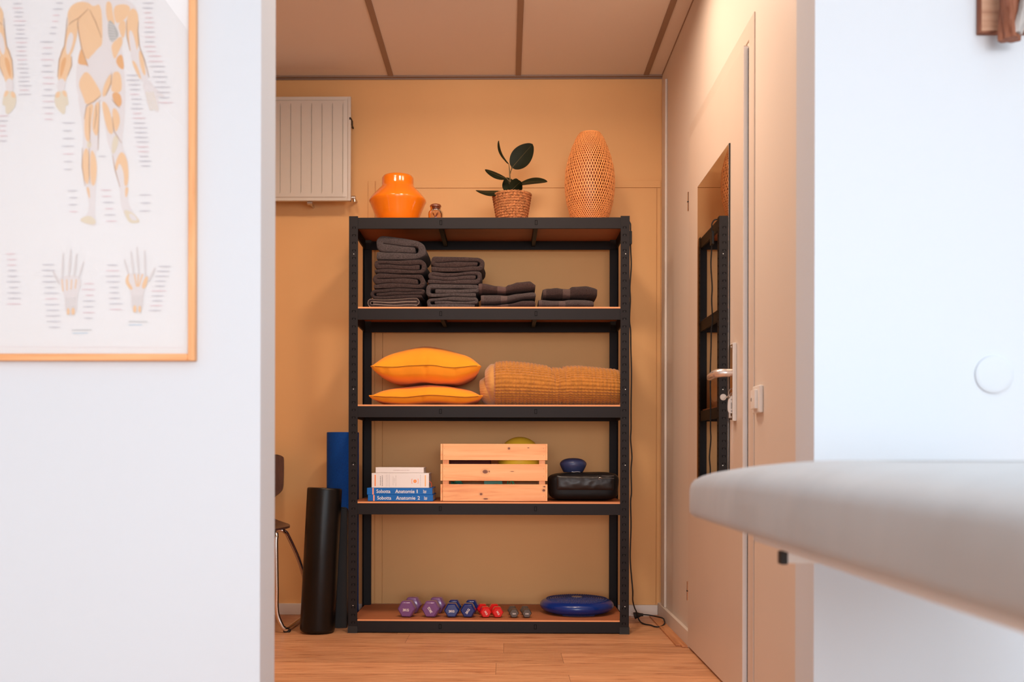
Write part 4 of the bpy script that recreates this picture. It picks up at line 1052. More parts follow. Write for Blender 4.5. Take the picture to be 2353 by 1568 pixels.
# ================================================================== CUSHIONS AND BLANKET
S3 = S[2]
M_must = mat("mustard_velvet", srgb(250, 156, 40), 0.9, var=0.06, vscale=9, bump=0.25, bscale=16, sheen=0.12, spec=0.1, dist=0.012)
def cushion(x0, x1, zlo, zhi, seam_z, yc, dep, label, seed, flat_b=0.7, bite=0.03, ea=2.4, ep=0.62, pip=True):
    cx = (x0 + x1) / 2; W = (x1 - x0) / 2; D = dep / 2
    c = thing("throw_pillow", (cx, yc, zlo), label, "pillow", "mustard pillows on the third shelf")
    m = MB(); nn = 61
    def pos(u, v, s):
        a, b = u * 2 - 1, v * 2 - 1
        x = cx + a * W * (1 - bite * (1 - b * b)) * (1 - 0.055 * (b + 1)); y = yc + b * D * (1 - bite * 1.5 * (1 - a * a))
        k = max(0.0, (1 - abs(a) ** ea)) ** ep * max(0.0, (1 - abs(b) ** 3.2)) ** 0.55
        zs = seam_z + 0.006 * math.sin(a * 5 + seed) * (1 - a * a) + 0.004 * n3(a * 3, b * 2, seed)
        if s > 0: z = zs + (zhi - seam_z) * k * (1 + 0.07 * n3(a * 2.2, b * 2.2, seed + 3))
        else: z = zs - (seam_z - zlo) * min(1.0, k * 1.12) ** flat_b
        # pinched folds running in from the front seam
        fold = 0.0
        for fa, fw_, fd in ((-0.12 + 0.05 * seed, 0.035, 0.006), (0.52, 0.05, 0.005), (-0.75, 0.05, 0.004)):
            fold += fd * math.exp(-((a - fa - 0.12 * (1 + b)) / fw_) ** 2) * max(0, -b) ** 2
        y += fold * (1 - 0.3 * s)
        return Vector((x, y, max(z, zlo)))
    m.grid(lambda u, v: pos(u, v, 1), nn, nn); m.grid(lambda u, v: pos(u, v, -1), nn, nn)
    body = build("cover", m, M_must, c, fix=False, sharp=80)
    m = MB(); pts = [pos(0.04 + 0.92 * k / 60, 0.0, 1) + Vector((0, -0.0012, -0.0004)) for k in range(61)]
    m.tube(pts, 0.0011, 6); build("zip_seam", m, mat("brown_seam", (0.16, 0.05, 0.01), 0.8), body)
    if pip:
      m = MB()
      m.tube([pos(k / 60, 0.0, 1) + Vector((0, -0.0006, 0.0026)) for k in range(61)], 0.0023, 8); build("piping", m, M_must, body)
    return c
xa, xb = P(849, 900, 4.29).x, P(1110, 900, 4.29).x
cushion(xa, xb, S3 + 0.0008, P(980, 889, 4.45).z, P(980, 912, 4.29).z, 4.475, 0.40, "flatter mustard velvet pillow lying underneath the plump one", 1, 0.5, ea=4.0, ep=0.85)
xa, xb = P(852, 900, 4.29).x, P(1107, 900, 4.29).x
cushion(xa, xb, P(980, 888, 4.43).z + 0.006, P(980, 800, 4.42).z, P(980, 842.5, 4.29).z, 4.475, 0.40, "plump mustard velvet pillow on top of the flatter one", 2, 0.62, ea=2.6, ep=0.72, pip=False)

# waffle blanket
M_waf = mat("mustard_brown_waffle", srgb(188, 124, 54), 0.92, var=0.14, vscale=60, bump=0.5, bscale=300, sheen=0.4, spec=0.1, dist=0.003)
M_waf2 = mat("blanket_reverse", srgb(205, 148, 82), 0.9, var=0.08, vscale=20, bump=0.3, bscale=120, sheen=0.4, spec=0.1, dist=0.004)
bx0, bx1 = P(1132, 900, 4.30).x, P(1424, 900, 4.42).x
bl = thing("rolled_blanket", ((bx0 + bx1) / 2, 4.43, S3), "rolled mustard-brown waffle blanket on the third shelf", "blanket")
def topz(u):
    q = [(0.0, 833), (0.10, 830), (0.25, 833), (0.45, 842), (0.50, 846), (0.56, 842), (0.68, 841), (0.85, 846), (0.95, 849), (1.0, 852)]
    for (a, ya), (b, yb) in zip(q, q[1:]):
        if u <= b: return P(1280, ya + (yb - ya) * (u - a) / (b - a), 4.40).z
    return P(1280, 852, 4.40).z
PITCH = 0.0158
def waffle(mb, xa, xb, yc, ry, zt, z0, nu, nv, ph=0.0, amp=0.0088, endr=0.02, lean=0.0):
    per = PI * (1.5 * (ry + 0.09) - math.sqrt(ry * 0.09))
    cells = round(per / (PITCH * 1.05))
    def fn(u, v):
        a = 2 * PI * v; ca, sa = math.cos(a), math.sin(a)
        h = (zt(u) - z0) / 2 if callable(zt) else (zt - z0) / 2
        x = xa + (xb - xa) * u
        dx = min(x - xa, xb - x); e = 1.0
        if dx < endr: e = math.sqrt(max(0.0, 1 - (1 - dx / endr) ** 2)) * 0.30 + 0.70
        r = Vector((0, ry * math.copysign(abs(ca) ** 0.85, ca) * e, h * math.copysign(abs(sa) ** 0.85, sa) * e))
        # diagonal creases across the middle
        s = 0.0
        for c0, wd, dp in ((0.50, 0.022, 0.010), (0.585, 0.018, 0.008)):
            uu = u - c0 - 0.06 * (-sa) + 0.02 * math.sin(a * 2)
            s -= dp * math.exp(-(uu / wd) ** 2) * max(0, -ca * 0.3 + 0.8 * max(0, 0.6 + 0.4 * sa))
        w1 = abs(math.sin(PI * (x / PITCH + ph + 0.25 * math.exp(-((u - .54) / .06) ** 2)))); w2 = abs(math.sin(PI * (v * cells)))
        d = amp * (w2 ** 0.45) * (0.40 + 0.60 * w1 ** 0.5) - amp * 0.6
        nrm = Vector((0, ca / ry, sa / max(h, 0.02))).normalized()
        p = Vector((x, yc, z0 + h)) + r + nrm * (d + s)
        p.z = max(p.z, S3 + 0.0005)
        return p
    mb.grid(fn, nu, nv, cv=True)
m = MB(); waffle(m, bx0, bx1, 4.43, 0.145, topz, S3 + 0.001, 330, 230)
# closing ends
def endcap(mb, x, yc, ry, z0, zt, mi, inset=0.01):
    def fn(u, v):
        a = 2 * PI * v; k = 0.72 * (1 - u); h = (zt - z0) / 2
        return Vector((x + inset * u, yc + ry * k * math.cos(a), z0 + h + h * k * math.sin(a)))
    mb.grid(fn, 6, 60, mi, cv=True)
endcap(m, bx0, 4.43, 0.145, S3, topz(0), 1, 0.03); endcap(m, bx1, 4.43, 0.145, S3, topz(1), 1, -0.02)
build("waffle_cloth", m, [M_waf, M_waf2], bl, sharp=80)
# inner turns of the roll poking out at the left end
for k, (pa, dz0, zt_, ry, yc) in enumerate(((1119, 0.004, P(1120, 834, 4.36).z, 0.128, 4.425), (1106, 0.001, P(1105, 862, 4.36).z, 0.10, 4.43))):
    m = MB(); xa = P(pa, 900, 4.33).x; xe = bx0 + 0.03
    def fn(u, v, xa=xa, xe=xe, dz0=dz0, zt_=zt_, ry=ry, yc=yc, k=k):
        a = 2 * PI * v; z0 = S3 + 0.001 + dz0; h = (zt_ - z0) / 2
        e = 0.72 + 0.28 * math.sin(PI / 2 * min(1, u * 2.2)); fr = 1 + 0.016 * math.sin(a * 34) * max(0, 1 - u * 2)
        xx = xa + (xe - xa) * u + 0.010 * math.sin(a * 1.0 + 2.2) * (1 - u)
        return Vector((xx, yc + ry * e * fr * math.cos(a), max(S3 + 0.0006, z0 + h + h * e * fr * math.sin(a))))
    m.grid(fn, 24, 150, cv=True); endcap(m, xa, yc, ry, S3, zt_, 0, 0.02)
    build("inner_layer", m, M_waf2, bl, sharp=80)

# ================================================================== FOURTH SHELF
S4 = S[3] + 0.0006
M_blue = mat("blue_book_cloth", srgb(0, 104, 190), 0.45, spec=0.3); M_pages = mat("book_pages", (0.72, 0.66, 0.58), 0.8, bump=0.3, bscale=600, stretch=(1, 1, 12))
M_wprint = mat("white_print", (0.85, 0.85, 0.85), 0.6); M_pink = mat("salmon_band", srgb(255, 168, 140), 0.6)
M_wbook = mat("white_book_cover", (0.84, 0.80, 0.78), 0.4); M_orp = mat("orange_print", srgb(255, 132, 30), 0.5); M_gp = mat("dark_grey_print", (0.16, 0.14, 0.14), 0.7); M_gl = mat("light_grey_print", (0.45, 0.42, 0.41), 0.7)
M_orl = mat("pale_orange_print", srgb(255, 186, 110), 0.5)
YBK = 4.285
def book(pa, pb, z0, z1, dep, cover, label, name="book", dy=0.0):
    xa, xb = P(pa, 1130, YBK).x, P(pb, 1130, YBK).x; y0 = YBK + dy
    b = thing(name, ((xa + xb) / 2, y0 + dep / 2, z0), label, "book", "books stacked on the fourth shelf")
    m = MB(); t = 0.0022
    m.rbox((xa, y0, z0), (xb, y0 + 0.006, z1), 0.0018, 3); m.rbox((xa, y0 + 0.003, z0), (xb, y0 + dep, z0 + t), 0.0006, 1); m.rbox((xa, y0 + 0.003, z1 - t), (xb, y0 + dep, z1), 0.0006, 1)
    build("cover", m, cover, b)
    m = MB(); m.box((xa + 0.003, y0 + 0.006, z0 + t), (xb - 0.003, y0 + dep - 0.004, z1 - t)); build("page_block", m, M_pages, b)
    return b, xa, xb, y0
h2 = 0.0272; h1 = 0.0292
zz = S4 + 0.0004
def serif_text(m, txt, xl, xr, z, h, Y, mi=0):
    vs, fs = text_mesh(txt, h, 0.012)
    w = max(v.x for v in vs) - min(v.x for v in vs); k = (xr - xl) / w; xm = (xl + xr) / 2
    m.add([Vector((xm + v.x * k, Y, z + v.z)) for v in vs], fs, mi)
for (pa, pb, dx, z0, h, num, lb) in ((845, 995, 2, zz, h2, "2", "lower blue anatomy book, volume 2, bottom of the stack"), (843, 993.5, 0, zz + h2 + 0.0003, h1, "1", "upper blue anatomy book, volume 1, under the thick white book")):
    b, xa, xb, y0 = book(pa, pb, z0, z0 + h, 0.21, M_blue, lb, dy=0.0 if num == "2" else 0.001)
    X = lambda p: P(p + dx, 1130, YBK).x
    zc = z0 + h / 2; m = MB(); e = y0 - 0.0003
    mb_ = MB(); mb_.box((X(855.5), e, z0 + 0.0006), (X(858.8), y0 + 0.002, z0 + h - 0.0006)); build("spine_band", mb_, M_pink, b)
    ch = 0.0150
    serif_text(m, "Sobotta", X(865), X(897), zc + 0.0005, ch, e); serif_text(m, "Anatomie", X(908), X(952.5), zc + 0.0005, ch, e)
    serif_text(m, num, X(957.6 if num == "1" else 957.5), X(959.6 if num == "1" else 963), zc + 0.0005, ch, e)
    # serifs on the upright strokes
    for p, dz in ((908.6, -1), (912.6, -1), (915.5, -1), (919.5, -1), (934.5, -1), (947.0, -1), (958.9, -1) if num == "1" else (947.0, -1)):
        m.box((X(p) - 0.0017, e - 0.0001, zc - ch / 2 + 0.0002), (X(p) + 0.0017, e + 0.0005, zc - ch / 2 + 0.0013))
    # publisher's leafy mark
    rn = random.Random(3)
    cx = X(976)
    for k in range(13):
        ax, az = (k % 4 - 1.5) * 0.0035 + rn.uniform(-.0006, .0006), (k // 4 - 1.5) * 0.0038 + rn.uniform(-.0006, .0006)
        m.add([Vector((cx + ax + 0.0014 * math.cos(t) * 1.1, e, zc + az + 0.0019 * math.sin(t))) for t in [2 * PI * j / 7 for j in range(7)]], [list(range(7))], 2)
    m.box((cx - 0.0004, e, zc - 0.0085), (cx + 0.0006, e + 0.0004, zc - 0.003), 2)
    build("spine_lettering", m, [M_wprint, M_pink, mat("pale_grey_print", (0.62, 0.66, 0.72), 0.6)], b, fix=False)
z0 = zz + h2 + h1 + 0.0008; hw = 0.0635
b, xa, xb, y0 = book(853.5, 985.5, z0, z0 + hw, 0.18, M_wbook, "thick white paperback with orange bars and orange dot on its spine", dy=0.003)
m = MB(); e = y0 - 0.0003; X = lambda p: P(p, 1110, YBK).x; zc = z0 + hw / 2
m.box((X(860.6), e, zc - 0.0245), (X(863.0), y0 + 0.002, zc + 0.0245), 0); m.box((X(976), e, zc - 0.0255), (X(978.5), y0 + 0.002, zc + 0.0235), 3)
cx, cz = X(953.5), zc - 0.003
m.add([Vector((cx + 0.0070 * math.cos(t), e, cz + 0.0070 * math.sin(t))) for t in [2 * PI * j / 32 for j in range(32)]], [list(range(32))], 0)
m.add([Vector((cx + 0.0034 * math.cos(t), e - 0.0001, cz + 0.0034 * math.sin(t))) for t in [2 * PI * j / 24 for j in range(24)]], [list(range(24))], 3)
for s in (-1, 1):
    xx = cx + s * 0.0140; m.box((xx - 0.0008, e, cz - 0.0095), (xx + 0.0008, e + 0.0004, cz + 0.0100), 0)
    for zq in (cz - 0.0095, cz + 0.0090): m.box((min(xx, xx - s * 0.004), e, zq), (max(xx, xx - s * 0.004), e + 0.0004, zq + 0.0012), 0)
# unreadably small lines of upright spine text, as rows of tiny strokes
rn = random.Random(11)
def col(px, za, zb, wd, mi):
    z = za; x = X(px)
    while z < zb:
        l = rn.uniform(0.0012, 0.0034)
        m.box((x - wd / 2 * rn.uniform(.6, 1), e, zc + z), (x + wd / 2, e + 0.0004, zc + z + l * 0.75), mi); z += l + rn.choice((0.0005, 0.0005, 0.0014))
col(874, -0.021, 0.019, 0.0032, 1); col(878.2, -0.024, 0.022, 0.0034, 1)
for p in (887.5, 890.8): col(p, -0.025, 0.024, 0.0016, 2)
m.box((X(894.6) - 0.0005, e, zc - 0.0275), (X(894.6) + 0.0005, e + 0.0004, zc + 0.027), 2)
for p, a, b_ in ((903, -0.020, 0.016), (906, -0.010, 0.008), (909.5, -0.024, 0.021)): col(p, a, b_, 0.0018, 2)
col(966, -0.025, 0.023, 0.0018, 2)
build("spine_print", m, [M_orp, M_gp, M_gl, M_orl], b, fix=False)
m = MB(); q0 = P(985, 1108, YBK + 0.02)
pts = smooth_path([(xb - 0.004, y0 + 0.03, zc - 0.002), (xb + 0.006, y0 + 0.03, zc - 0.009), (xb + 0.0095, y0 + 0.03, zc - 0.020), (xb + 0.0085, y0 + 0.03, z0 + 0.001)], 6)
m.tube(pts, 0.0011, 6); build("ribbon_bookmark", m, mat("orange_ribbon", srgb(240, 80, 40), 0.6), b)
z1 = z0 + hw + 0.0006
b, xa, xb, y0 = book(862.5, 973.5, z1, z1 + 0.0245, 0.15, M_wbook, "slim plain white book lying on top of the book stack", dy=0.004)
m = MB(); e = y0 - 0.0003; X2 = lambda p: P(p, 1082, YBK).x; x = X2(904)
while x < X2(940):
    l = rn.uniform(0.0010, 0.0022); m.box((x, e, z1 + 0.0105), (x + l, e + 0.0004, z1 + 0.0130), 0); x += l + rn.choice((0.0005, 0.0005, 0.0016))
build("spine_print", m, mat("faint_pinkish_print", (0.55, 0.44, 0.42), 0.7), b)

# wooden crate
CY0 = 4.285; cx0, cx1 = P(1012, 1090, CY0).x, P(1258, 1090, CY0).x; CD = 0.31; cz0 = S4 + 0.0005
crt = thing("wooden_crate", ((cx0 + cx1) / 2, CY0 + CD / 2, cz0), "slatted pine crate with dark knots, on the fourth shelf", "crate")
pc = (srgb(246, 176, 116), srgb(252, 192, 134), srgb(224, 134, 80))
def kx(p, q, r1, r2):
    v = P(p, q, CY0); return (v.x - (cx0 + cx1) / 2, v.z - cz0, r1, r2)
M_pine = [wood("pine_upper_slat", *pc, 'x', 0.9, 0.5, knots=(kx(1169.5, 1031, .0055, .0055), kx(1214, 1029.5, .004, .0018))),
          wood("pine_middle_slat", *pc, 'x', 0.8, 0.5, knots=(kx(1115, 1084.5, .0125, .0090), kx(1124, 1084, .0028, .0030), kx(1177, 1084, .0085, .0014))),
          wood("pine_lower_slat", *pc, 'x', 1.0, 0.5, knots=(kx(1105.5, 1136, .0066, .0052), kx(1116, 1147, .011, .0035), kx(1249.5, 1127.5, .0068, .0058), kx(1251, 1119, .006, .003)))]
M_pines = wood("pine_end_slat", *pc, 'y', 1.0, 0.5); M_pinep = wood("pine_corner_post", *pc, 'z', 1.0, 0.5)
sl = [(P(1130, 1058, CY0).z, P(1130, 1020.5, CY0).z), (P(1130, 1105.5, CY0).z, P(1130, 1067, CY0).z), (cz0 + 0.001, P(1130, 1113.5, CY0).z)]
fx0, fx1 = P(1017.2, 1090, CY0).x, P(1253.5, 1090, CY0).x
for k, (za, zb) in enumerate(sl):
    for y in (CY0, CY0 + CD - 0.010):
        m = MB(); m.rbox((fx0, y, za), (fx1, y + 0.010, zb), 0.0012, 2)
        for xx in (fx0 + 0.0075, fx1 - 0.0085):
            for z in (za + 0.02, zb - 0.02): m.lathe([(0.0008, -0.0003), (0.0008, 0.0)], (xx, y, z), 8, 1, axis='y')
        build("slat", m, [M_pine[k], M_rubber], crt)
    for x in (cx0, cx1 - 0.0088):
        m = MB(); m.rbox((x, CY0 + 0.001, za), (x + 0.0088, CY0 + CD - 0.001, zb), 0.0012, 2); build("end_slat", m, M_pines, crt)
for x in (cx0 + 0.0095, cx1 - 0.0095 - 0.0265):
    for y in (CY0 + 0.0105, CY0 + CD - 0.0105 - 0.016):
        m = MB(); m.rbox((x, y, cz0 + 0.001), (x + 0.0265, y + 0.016, sl[0][1] - 0.001), 0.001, 1); build("corner_post", m, M_pinep, crt)
for k in range(4):
    y = CY0 + 0.014 + k * 0.072
    m = MB(); m.rbox((cx0 + 0.037, y, cz0 + 0.0008), (cx1 - 0.037, y + 0.064, cz0 + 0.008), 0.001, 1); build("base_slat", m, M_pines, crt)
# things in the crate
BR = 0.0985; q = P(1194.5, 1055, 4.455)
m = MB()
bm_ = bmesh.new(); bmesh.ops.create_icosphere(bm_, subdivisions=5, radius=BR); m.bm(bm_, 0, True, Matrix.Translation((q.x, 4.447, q.z)))
ball = build("exercise_ball", m, mat("yellow_ball_vinyl", srgb(255, 212, 60), 0.4, bump=0.05, bscale=300), origin=(q.x, 4.447, q.z - BR))
tag(ball, "yellow exercise ball peeking out of the pine crate", "ball")
floor_c = cz0 + 0.008
m = MB(); xr0, xr1 = P(1032, 1060, 4.44).x, P(1128, 1060, 4.44).x
rz = floor_c + 0.095; ROL = 0.055
m.lathe([(0.0, 0), (ROL * 0.8, 0), (ROL, 0.004), (ROL, xr1 - xr0 - 0.004), (ROL * 0.8, xr1 - xr0)], (xr0 + 0.0, 4.475, rz + 0.046), 36, axis='x')
tag(build("massage_roller", m, mat("dark_red_foam", (0.10, 0.012, 0.012), 0.7, bump=0.3, bscale=150), origin=(xr0, 4.475, rz)), "dark red roller seen through the crate's upper gap", "roller")
M_teal = mat("teal_latex", (0.03, 0.20, 0.15), 0.35); M_teal2 = mat("pale_teal_latex", (0.10, 0.32, 0.25), 0.35)
tb = thing("exercise_band", (P(1090, 1110, 4.40).x, 4.42, floor_c), "folded teal latex exercise band seen through the crate's lower gap", "exercise band")
m = MB()
xl, xr_ = P(1036, 1110, 4.36).x, P(1135, 1110, 4.36).x
def band(u, v):
    x = xl + (xr_ - xl) * u
    return Vector((x, 4.345 + 0.13 * v + 0.01 * math.sin(u * 9), floor_c + 0.002 + 0.088 * (0.55 + 0.35 * math.sin(u * 7 + 1) * math.sin(v * 3) + 0.1 * math.sin(u * 19 + v * 7)) * (0.75 + 0.25 * math.sin(PI * v))))
m.grid(band, 40, 16); m.grid(lambda u, v: band(u, v) * 1.0 + Vector((0, 0, -0.002)), 40, 16)
m.grid(lambda u, v: Vector((band(u, 0.02).x, 4.345 + 0.01 * math.sin(u * 9), floor_c + 0.001 + (band(u, 0).z - floor_c - 0.002) * v)), 40, 8)
build("latex_sheet", m, M_teal, tb, fix=False)
m = MB(); ps = [P(1112, 1112, 4.33), P(1119, 1106, 4.33), P(1140, 1103, 4.335), P(1152, 1108, 4.34), P(1152, 1116, 4.34), P(1130, 1130, 4.34)]
pth = smooth_path([Vector((p.x, p.y, max(p.z, floor_c + 0.01))) for p in ps], 8)
vs = []
for p in pth: vs += [p + Vector((0, 0, 0.008)), p + Vector((0.004, 0.004, -0.018))]
m.add(vs, [(2 * i, 2 * i + 1, 2 * i + 3, 2 * i + 2) for i in range(len(pth) - 1)], 0, True)
m.box((pth[-1].x - 0.006, pth[-1].y, floor_c + 0.0005), (pth[-1].x + 0.004, pth[-1].y + 0.003, pth[-1].z))
build("folded_end", m, M_teal2, tb, fix=False)
q = P(1176.5, 1110, 4.33)
m = MB(); m.tube([(q.x + 0.0115 * math.cos(a), 4.33 + 0.004 * math.sin(a), floor_c + 0.0265 + 0.0255 * 1.0 + 0.026 * math.sin(a)) for a in [2 * PI * k / 32 for k in range(32)]], 0.0018, 8, closed=True)
m.tube([(q.x + 0.0115 * math.cos(a) - 0.008, 4.337, floor_c + 0.052 + 0.05 * math.sin(a)) for a in [2 * PI * k / 32 for k in range(32)]], 0.0018, 8, closed=True)
tag(build("tubing_loop", m, mat("bright_green_tubing", (0.02, 0.42, 0.20), 0.3), origin=(q.x, 4.33, floor_c)), "bright green tubing loop seen through the crate's lower gap", "exercise tube")
q = P(1054, 1111, 4.32)
m = MB(); m.tube(smooth_path([(q.x - 0.02, 4.315, floor_c + 0.003), (q.x - 0.014, 4.312, floor_c + 0.05), (q.x + 0.002, 4.312, floor_c + 0.064), (q.x + 0.018, 4.312, floor_c + 0.05), (q.x + 0.03, 4.315, floor_c + 0.003)], 6), 0.004, 8)
tag(build("jump_rope", m, mat("deep_blue_rope", (0.02, 0.05, 0.30), 0.4), origin=(q.x, 4.31, floor_c)), "blue cord loop at the crate's lower left gap", "rope")

# black soft case with zip pocket
gx0, gx1 = P(1261, 1110, 4.33).x, P(1426, 1110, 4.33).x; GH = 0.1235; GY, GD = 4.45, 0.125
bg = thing("soft_case", ((gx0 + gx1) / 2, GY, S4), "black soft zip case on the fourth shelf beside the crate", "case")
M_case = mat("black_nylon", (0.006, 0.005, 0.005), 0.5, spec=0.25, bump=0.3, bscale=14, detail=2, dist=0.006)
m = MB()
def case(u, v):
    a, t = 2 * PI * u, PI * (v - 0.5)
    e1, e2 = 0.28, 0.42
    c = lambda x, e: math.copysign(abs(x) ** e, x)
    x, y, z = c(math.cos(t), e2) * c(math.cos(a), e1), c(math.cos(t), e2) * c(math.sin(a), e1), c(math.sin(t), e2)
    W = (gx1 - gx0) / 2
    lean = -0.010 * (1 - z) * (1 if x > 0.5 else 0)
    h = GH / 2 * (1 + 0.035 * x)
    return Vector(((gx0 + gx1) / 2 + x * W * (0.965 + 0.035 * max(0, z + 0.3)), GY + y * GD * (0.94 + 0.06 * max(0, z)), S4 + 0.0006 + h + z * h * (1 + 0.01 * n3(x * 4, y * 4, 2))))
m.grid(case, 96, 48, cu=True); build("case_body", m, M_case, bg, sharp=80)
def flap(u, v):
    x = gx0 + 0.034 + (gx1 - 0.030 - gx0 - 0.034) * u; z = S4 + GH * (0.40 + 0.50 * v)
    b = max(0.0, math.sin(PI * u)) ** 0.3 * max(0.0, math.sin(PI * v)) ** 0.35
    return Vector((x, GY - GD + 0.003 - 0.013 * b + 0.002 * n3(u * 9, v * 3, 5), z))
m = MB(); m.grid(flap, 50, 16)
build("pocket_panel", m, mat("shiny_black_pocket", (0.016, 0.012, 0.011), 0.38, spec=0.4, bump=0.4, bscale=22, dist=0.006, detail=2), bg, fix=False)
m = MB(); q = P(1378, 1101, GY - GD - 0.012)
for dz in (0.0, 0.012): m.rbox((q.x + 0.008, q.y - 0.002, q.z + dz), (q.x + 0.062, q.y + 0.001, q.z + dz + 0.0028), 0.0006, 1)
m.rbox((q.x - 0.010, q.y - 0.002, q.z - 0.008), (q.x - 0.0085, q.y + 0.001, q.z + 0.014), 0.0004, 1)
build("zipper", m, mat("dark_zip_tape", (0.05, 0.038, 0.032), 0.5), bg)
m = MB(); m.tube([(q.x + 0.002 + 0.006 * math.cos(a), q.y - 0.003, q.z + 0.001 + 0.0055 * math.sin(a)) for a in [PI * 1.3 * k / 12 for k in range(13)]], 0.0010, 6); build("zip_pull", m, M_steel, bg)
# navy domed pod on top of the case
q = P(1317, 1087, 4.42); cz = S4 + GH + 0.0012
pod = thing("stretch_pod", (q.x, 4.42, cz), "small navy blue domed cushion lying on the black case", "balance pod")
m = MB(); m.lathe([(0.0, 0.0), (0.041, 0.0), (0.044, 0.002), (0.050, 0.014), (0.0565, 0.027), (0.0592, 0.036), (0.0575, 0.044), (0.050, 0.052), (0.038, 0.0585), (0.020, 0.0625), (0.0, 0.0635)], (q.x, 4.42, cz), 48, capb=False, capt=False)
build("pod_body", m, mat("navy_rubber", (0.035, 0.050, 0.135), 0.36), pod, sharp=60)
m = MB(); m.tube([(q.x + 0.0445 * math.cos(a), 4.42 + 0.0445 * math.sin(a), cz + 0.0022 + 0.0006 * math.sin(9 * a)) for a in [math.radians(258 + 52 * k / 14) for k in range(15)]], 0.0009, 6); build("rim_seam", m, M_plast, pod)

# ================================================================== BOTTOM SHELF
S5 = S[4] + 0.0006
def dumbbell(front, back, R, col, rough, txt, ang, th, label, grp):
    """front / back: pixel x of the two heads; heads are hexagonal prisms standing on a flat."""
    HF = R * math.cos(PI / 6); zc = S5 + HF + 0.0003
    yF = 4.302; xf = P(front[0], 1400, yF).x; yB = yF + front[1]; xb = P(back, 1400, yB).x
    L = Vector((xb - xf, yB - yF, 0)); ln = L.length; d = L.normalized(); side = Vector((d.y, -d.x, 0))
    db = thing("dumbbell", ((xf + xb) / 2, (yF + yB) / 2, S5), label, "dumbbell", grp)
    hl = ln * 0.32
    def head(s):
        m = MB(); c0 = Vector((xf, yF, zc)) + d * (0 if s == 0 else ln - hl)
        prof = [(0.80, 0.0), (0.92, 0.0035), (0.985, 0.010), (1.0, 0.016), (1.0, hl - 0.010), (0.93, hl - 0.003), (0.80, hl)] if s == 0 else [(0.80, 0.0), (0.93, 0.003), (1.0, 0.010), (1.0, hl - 0.016), (0.985, hl - 0.010), (0.92, hl - 0.0035), (0.80, hl)]
        prof = [(a, b * 1.0) for a, b in prof]
        bm = bmesh.new(); rings = []
        for (k, t) in prof:
            rings.append([bm.verts.new(c0 + d * t + side * (R * k * math.cos(PI / 3 * j)) + Vector((0, 0, R * k * math.sin(PI / 3 * j)))) for j in range(6)])
        for a, b in zip(rings, rings[1:]):
            for j in range(6): bm.faces.new((a[j], a[(j + 1) % 6], b[(j + 1) % 6], b[j]))
        bm.faces.new(rings[0][::-1]); bm.faces.new(rings[-1])
        long_e = [e for e in bm.edges if abs((e.verts[0].co - e.verts[1].co).normalized().dot(d)) > 0.9 and e.calc_length() > 0.005]
        bmesh.ops.bevel(bm, geom=long_e, offset=R * 0.10, segments=3, profile=0.5, affect='EDGES')
        m.bm(bm, 0, True)
        return build("head", m, mat("lacquer_" + col[0], col[1], rough, coat=0.55 if rough < 0.4 else 0.1, bump=0.05, bscale=40), db, sharp=35)
    hd = head(0); head(1)
    m = MB(); c = Vector((xf, yF, zc))
    m.tube([c + d * (hl - 0.002), c + d * (hl + 0.008), c + d * (ln / 2), c + d * (ln - hl - 0.008), c + d * (ln - hl + 0.002)], [R * 0.46, R * 0.36, R * 0.40, R * 0.36, R * 0.46], 18)
    build("grip", m, MATS["lacquer_" + col[0]], db)
    m = MB(); add_text(m, txt, c - d * 0.0004 + Vector((0, 0, -R * 0.06)), th, 0, ang, 0.03, 1.0, ax=side * 1.0, up=(0, 0, 1))
    build("weight_marking", m, mat("white_stamp", (0.82, 0.76, 0.72), 0.5), hd, fix=False)
PU = ("purple", srgb(118, 78, 134)[:3]); BLU = ("blue", srgb(0, 40, 112)[:3]); RED = ("red", srgb(214, 22, 26)[:3]); GRY = ("grey", srgb(82, 70, 62)[:3])
g = "hexagonal dumbbells on the bottom shelf"
dumbbell((932.5, 0.165), 951.5, 0.0402, PU, 0.3, "3KG", 0, 0.0105, "leftmost purple 3 kg hex dumbbell with level lettering", g)
dumbbell((988, 0.165), 1007, 0.0402, PU, 0.3, "3KG", math.radians(122), 0.0105, "right purple 3 kg hex dumbbell with tilted lettering, beside the blue ones", g)
dumbbell((1037.5, 0.155), 1044.5, 0.0345, BLU, 0.25, "2KG", 0, 0.0095, "left navy 2 kg hex dumbbell with level lettering", g)
dumbbell((1074.5, 0.155), 1085, 0.0345, BLU, 0.25, "2KG", math.radians(56), 0.0095, "right navy 2 kg hex dumbbell with slanting lettering", g)
dumbbell((1117, 0.125), 1107, 0.0262, RED, 0.25, "1KG", math.radians(-60), 0.0075, "left red 1 kg hex dumbbell, touching distance from the navy one", g)
dumbbell((1144.5, 0.125), 1134, 0.0262, RED, 0.25, "1KG", math.radians(-60), 0.0075, "right red 1 kg hex dumbbell, next to the small grey pair", g)
dumbbell((1181.5, 0.110), 1176.5, 0.0222, GRY, 0.45, "1KG", PI, 0.0058, "left small grey-brown hex dumbbell, beside the red pair", g)
dumbbell((1211, 0.110), 1205, 0.0222, GRY, 0.45, "1KG", PI, 0.0058, "right small grey-brown hex dumbbell, nearest the round blue disc", g)
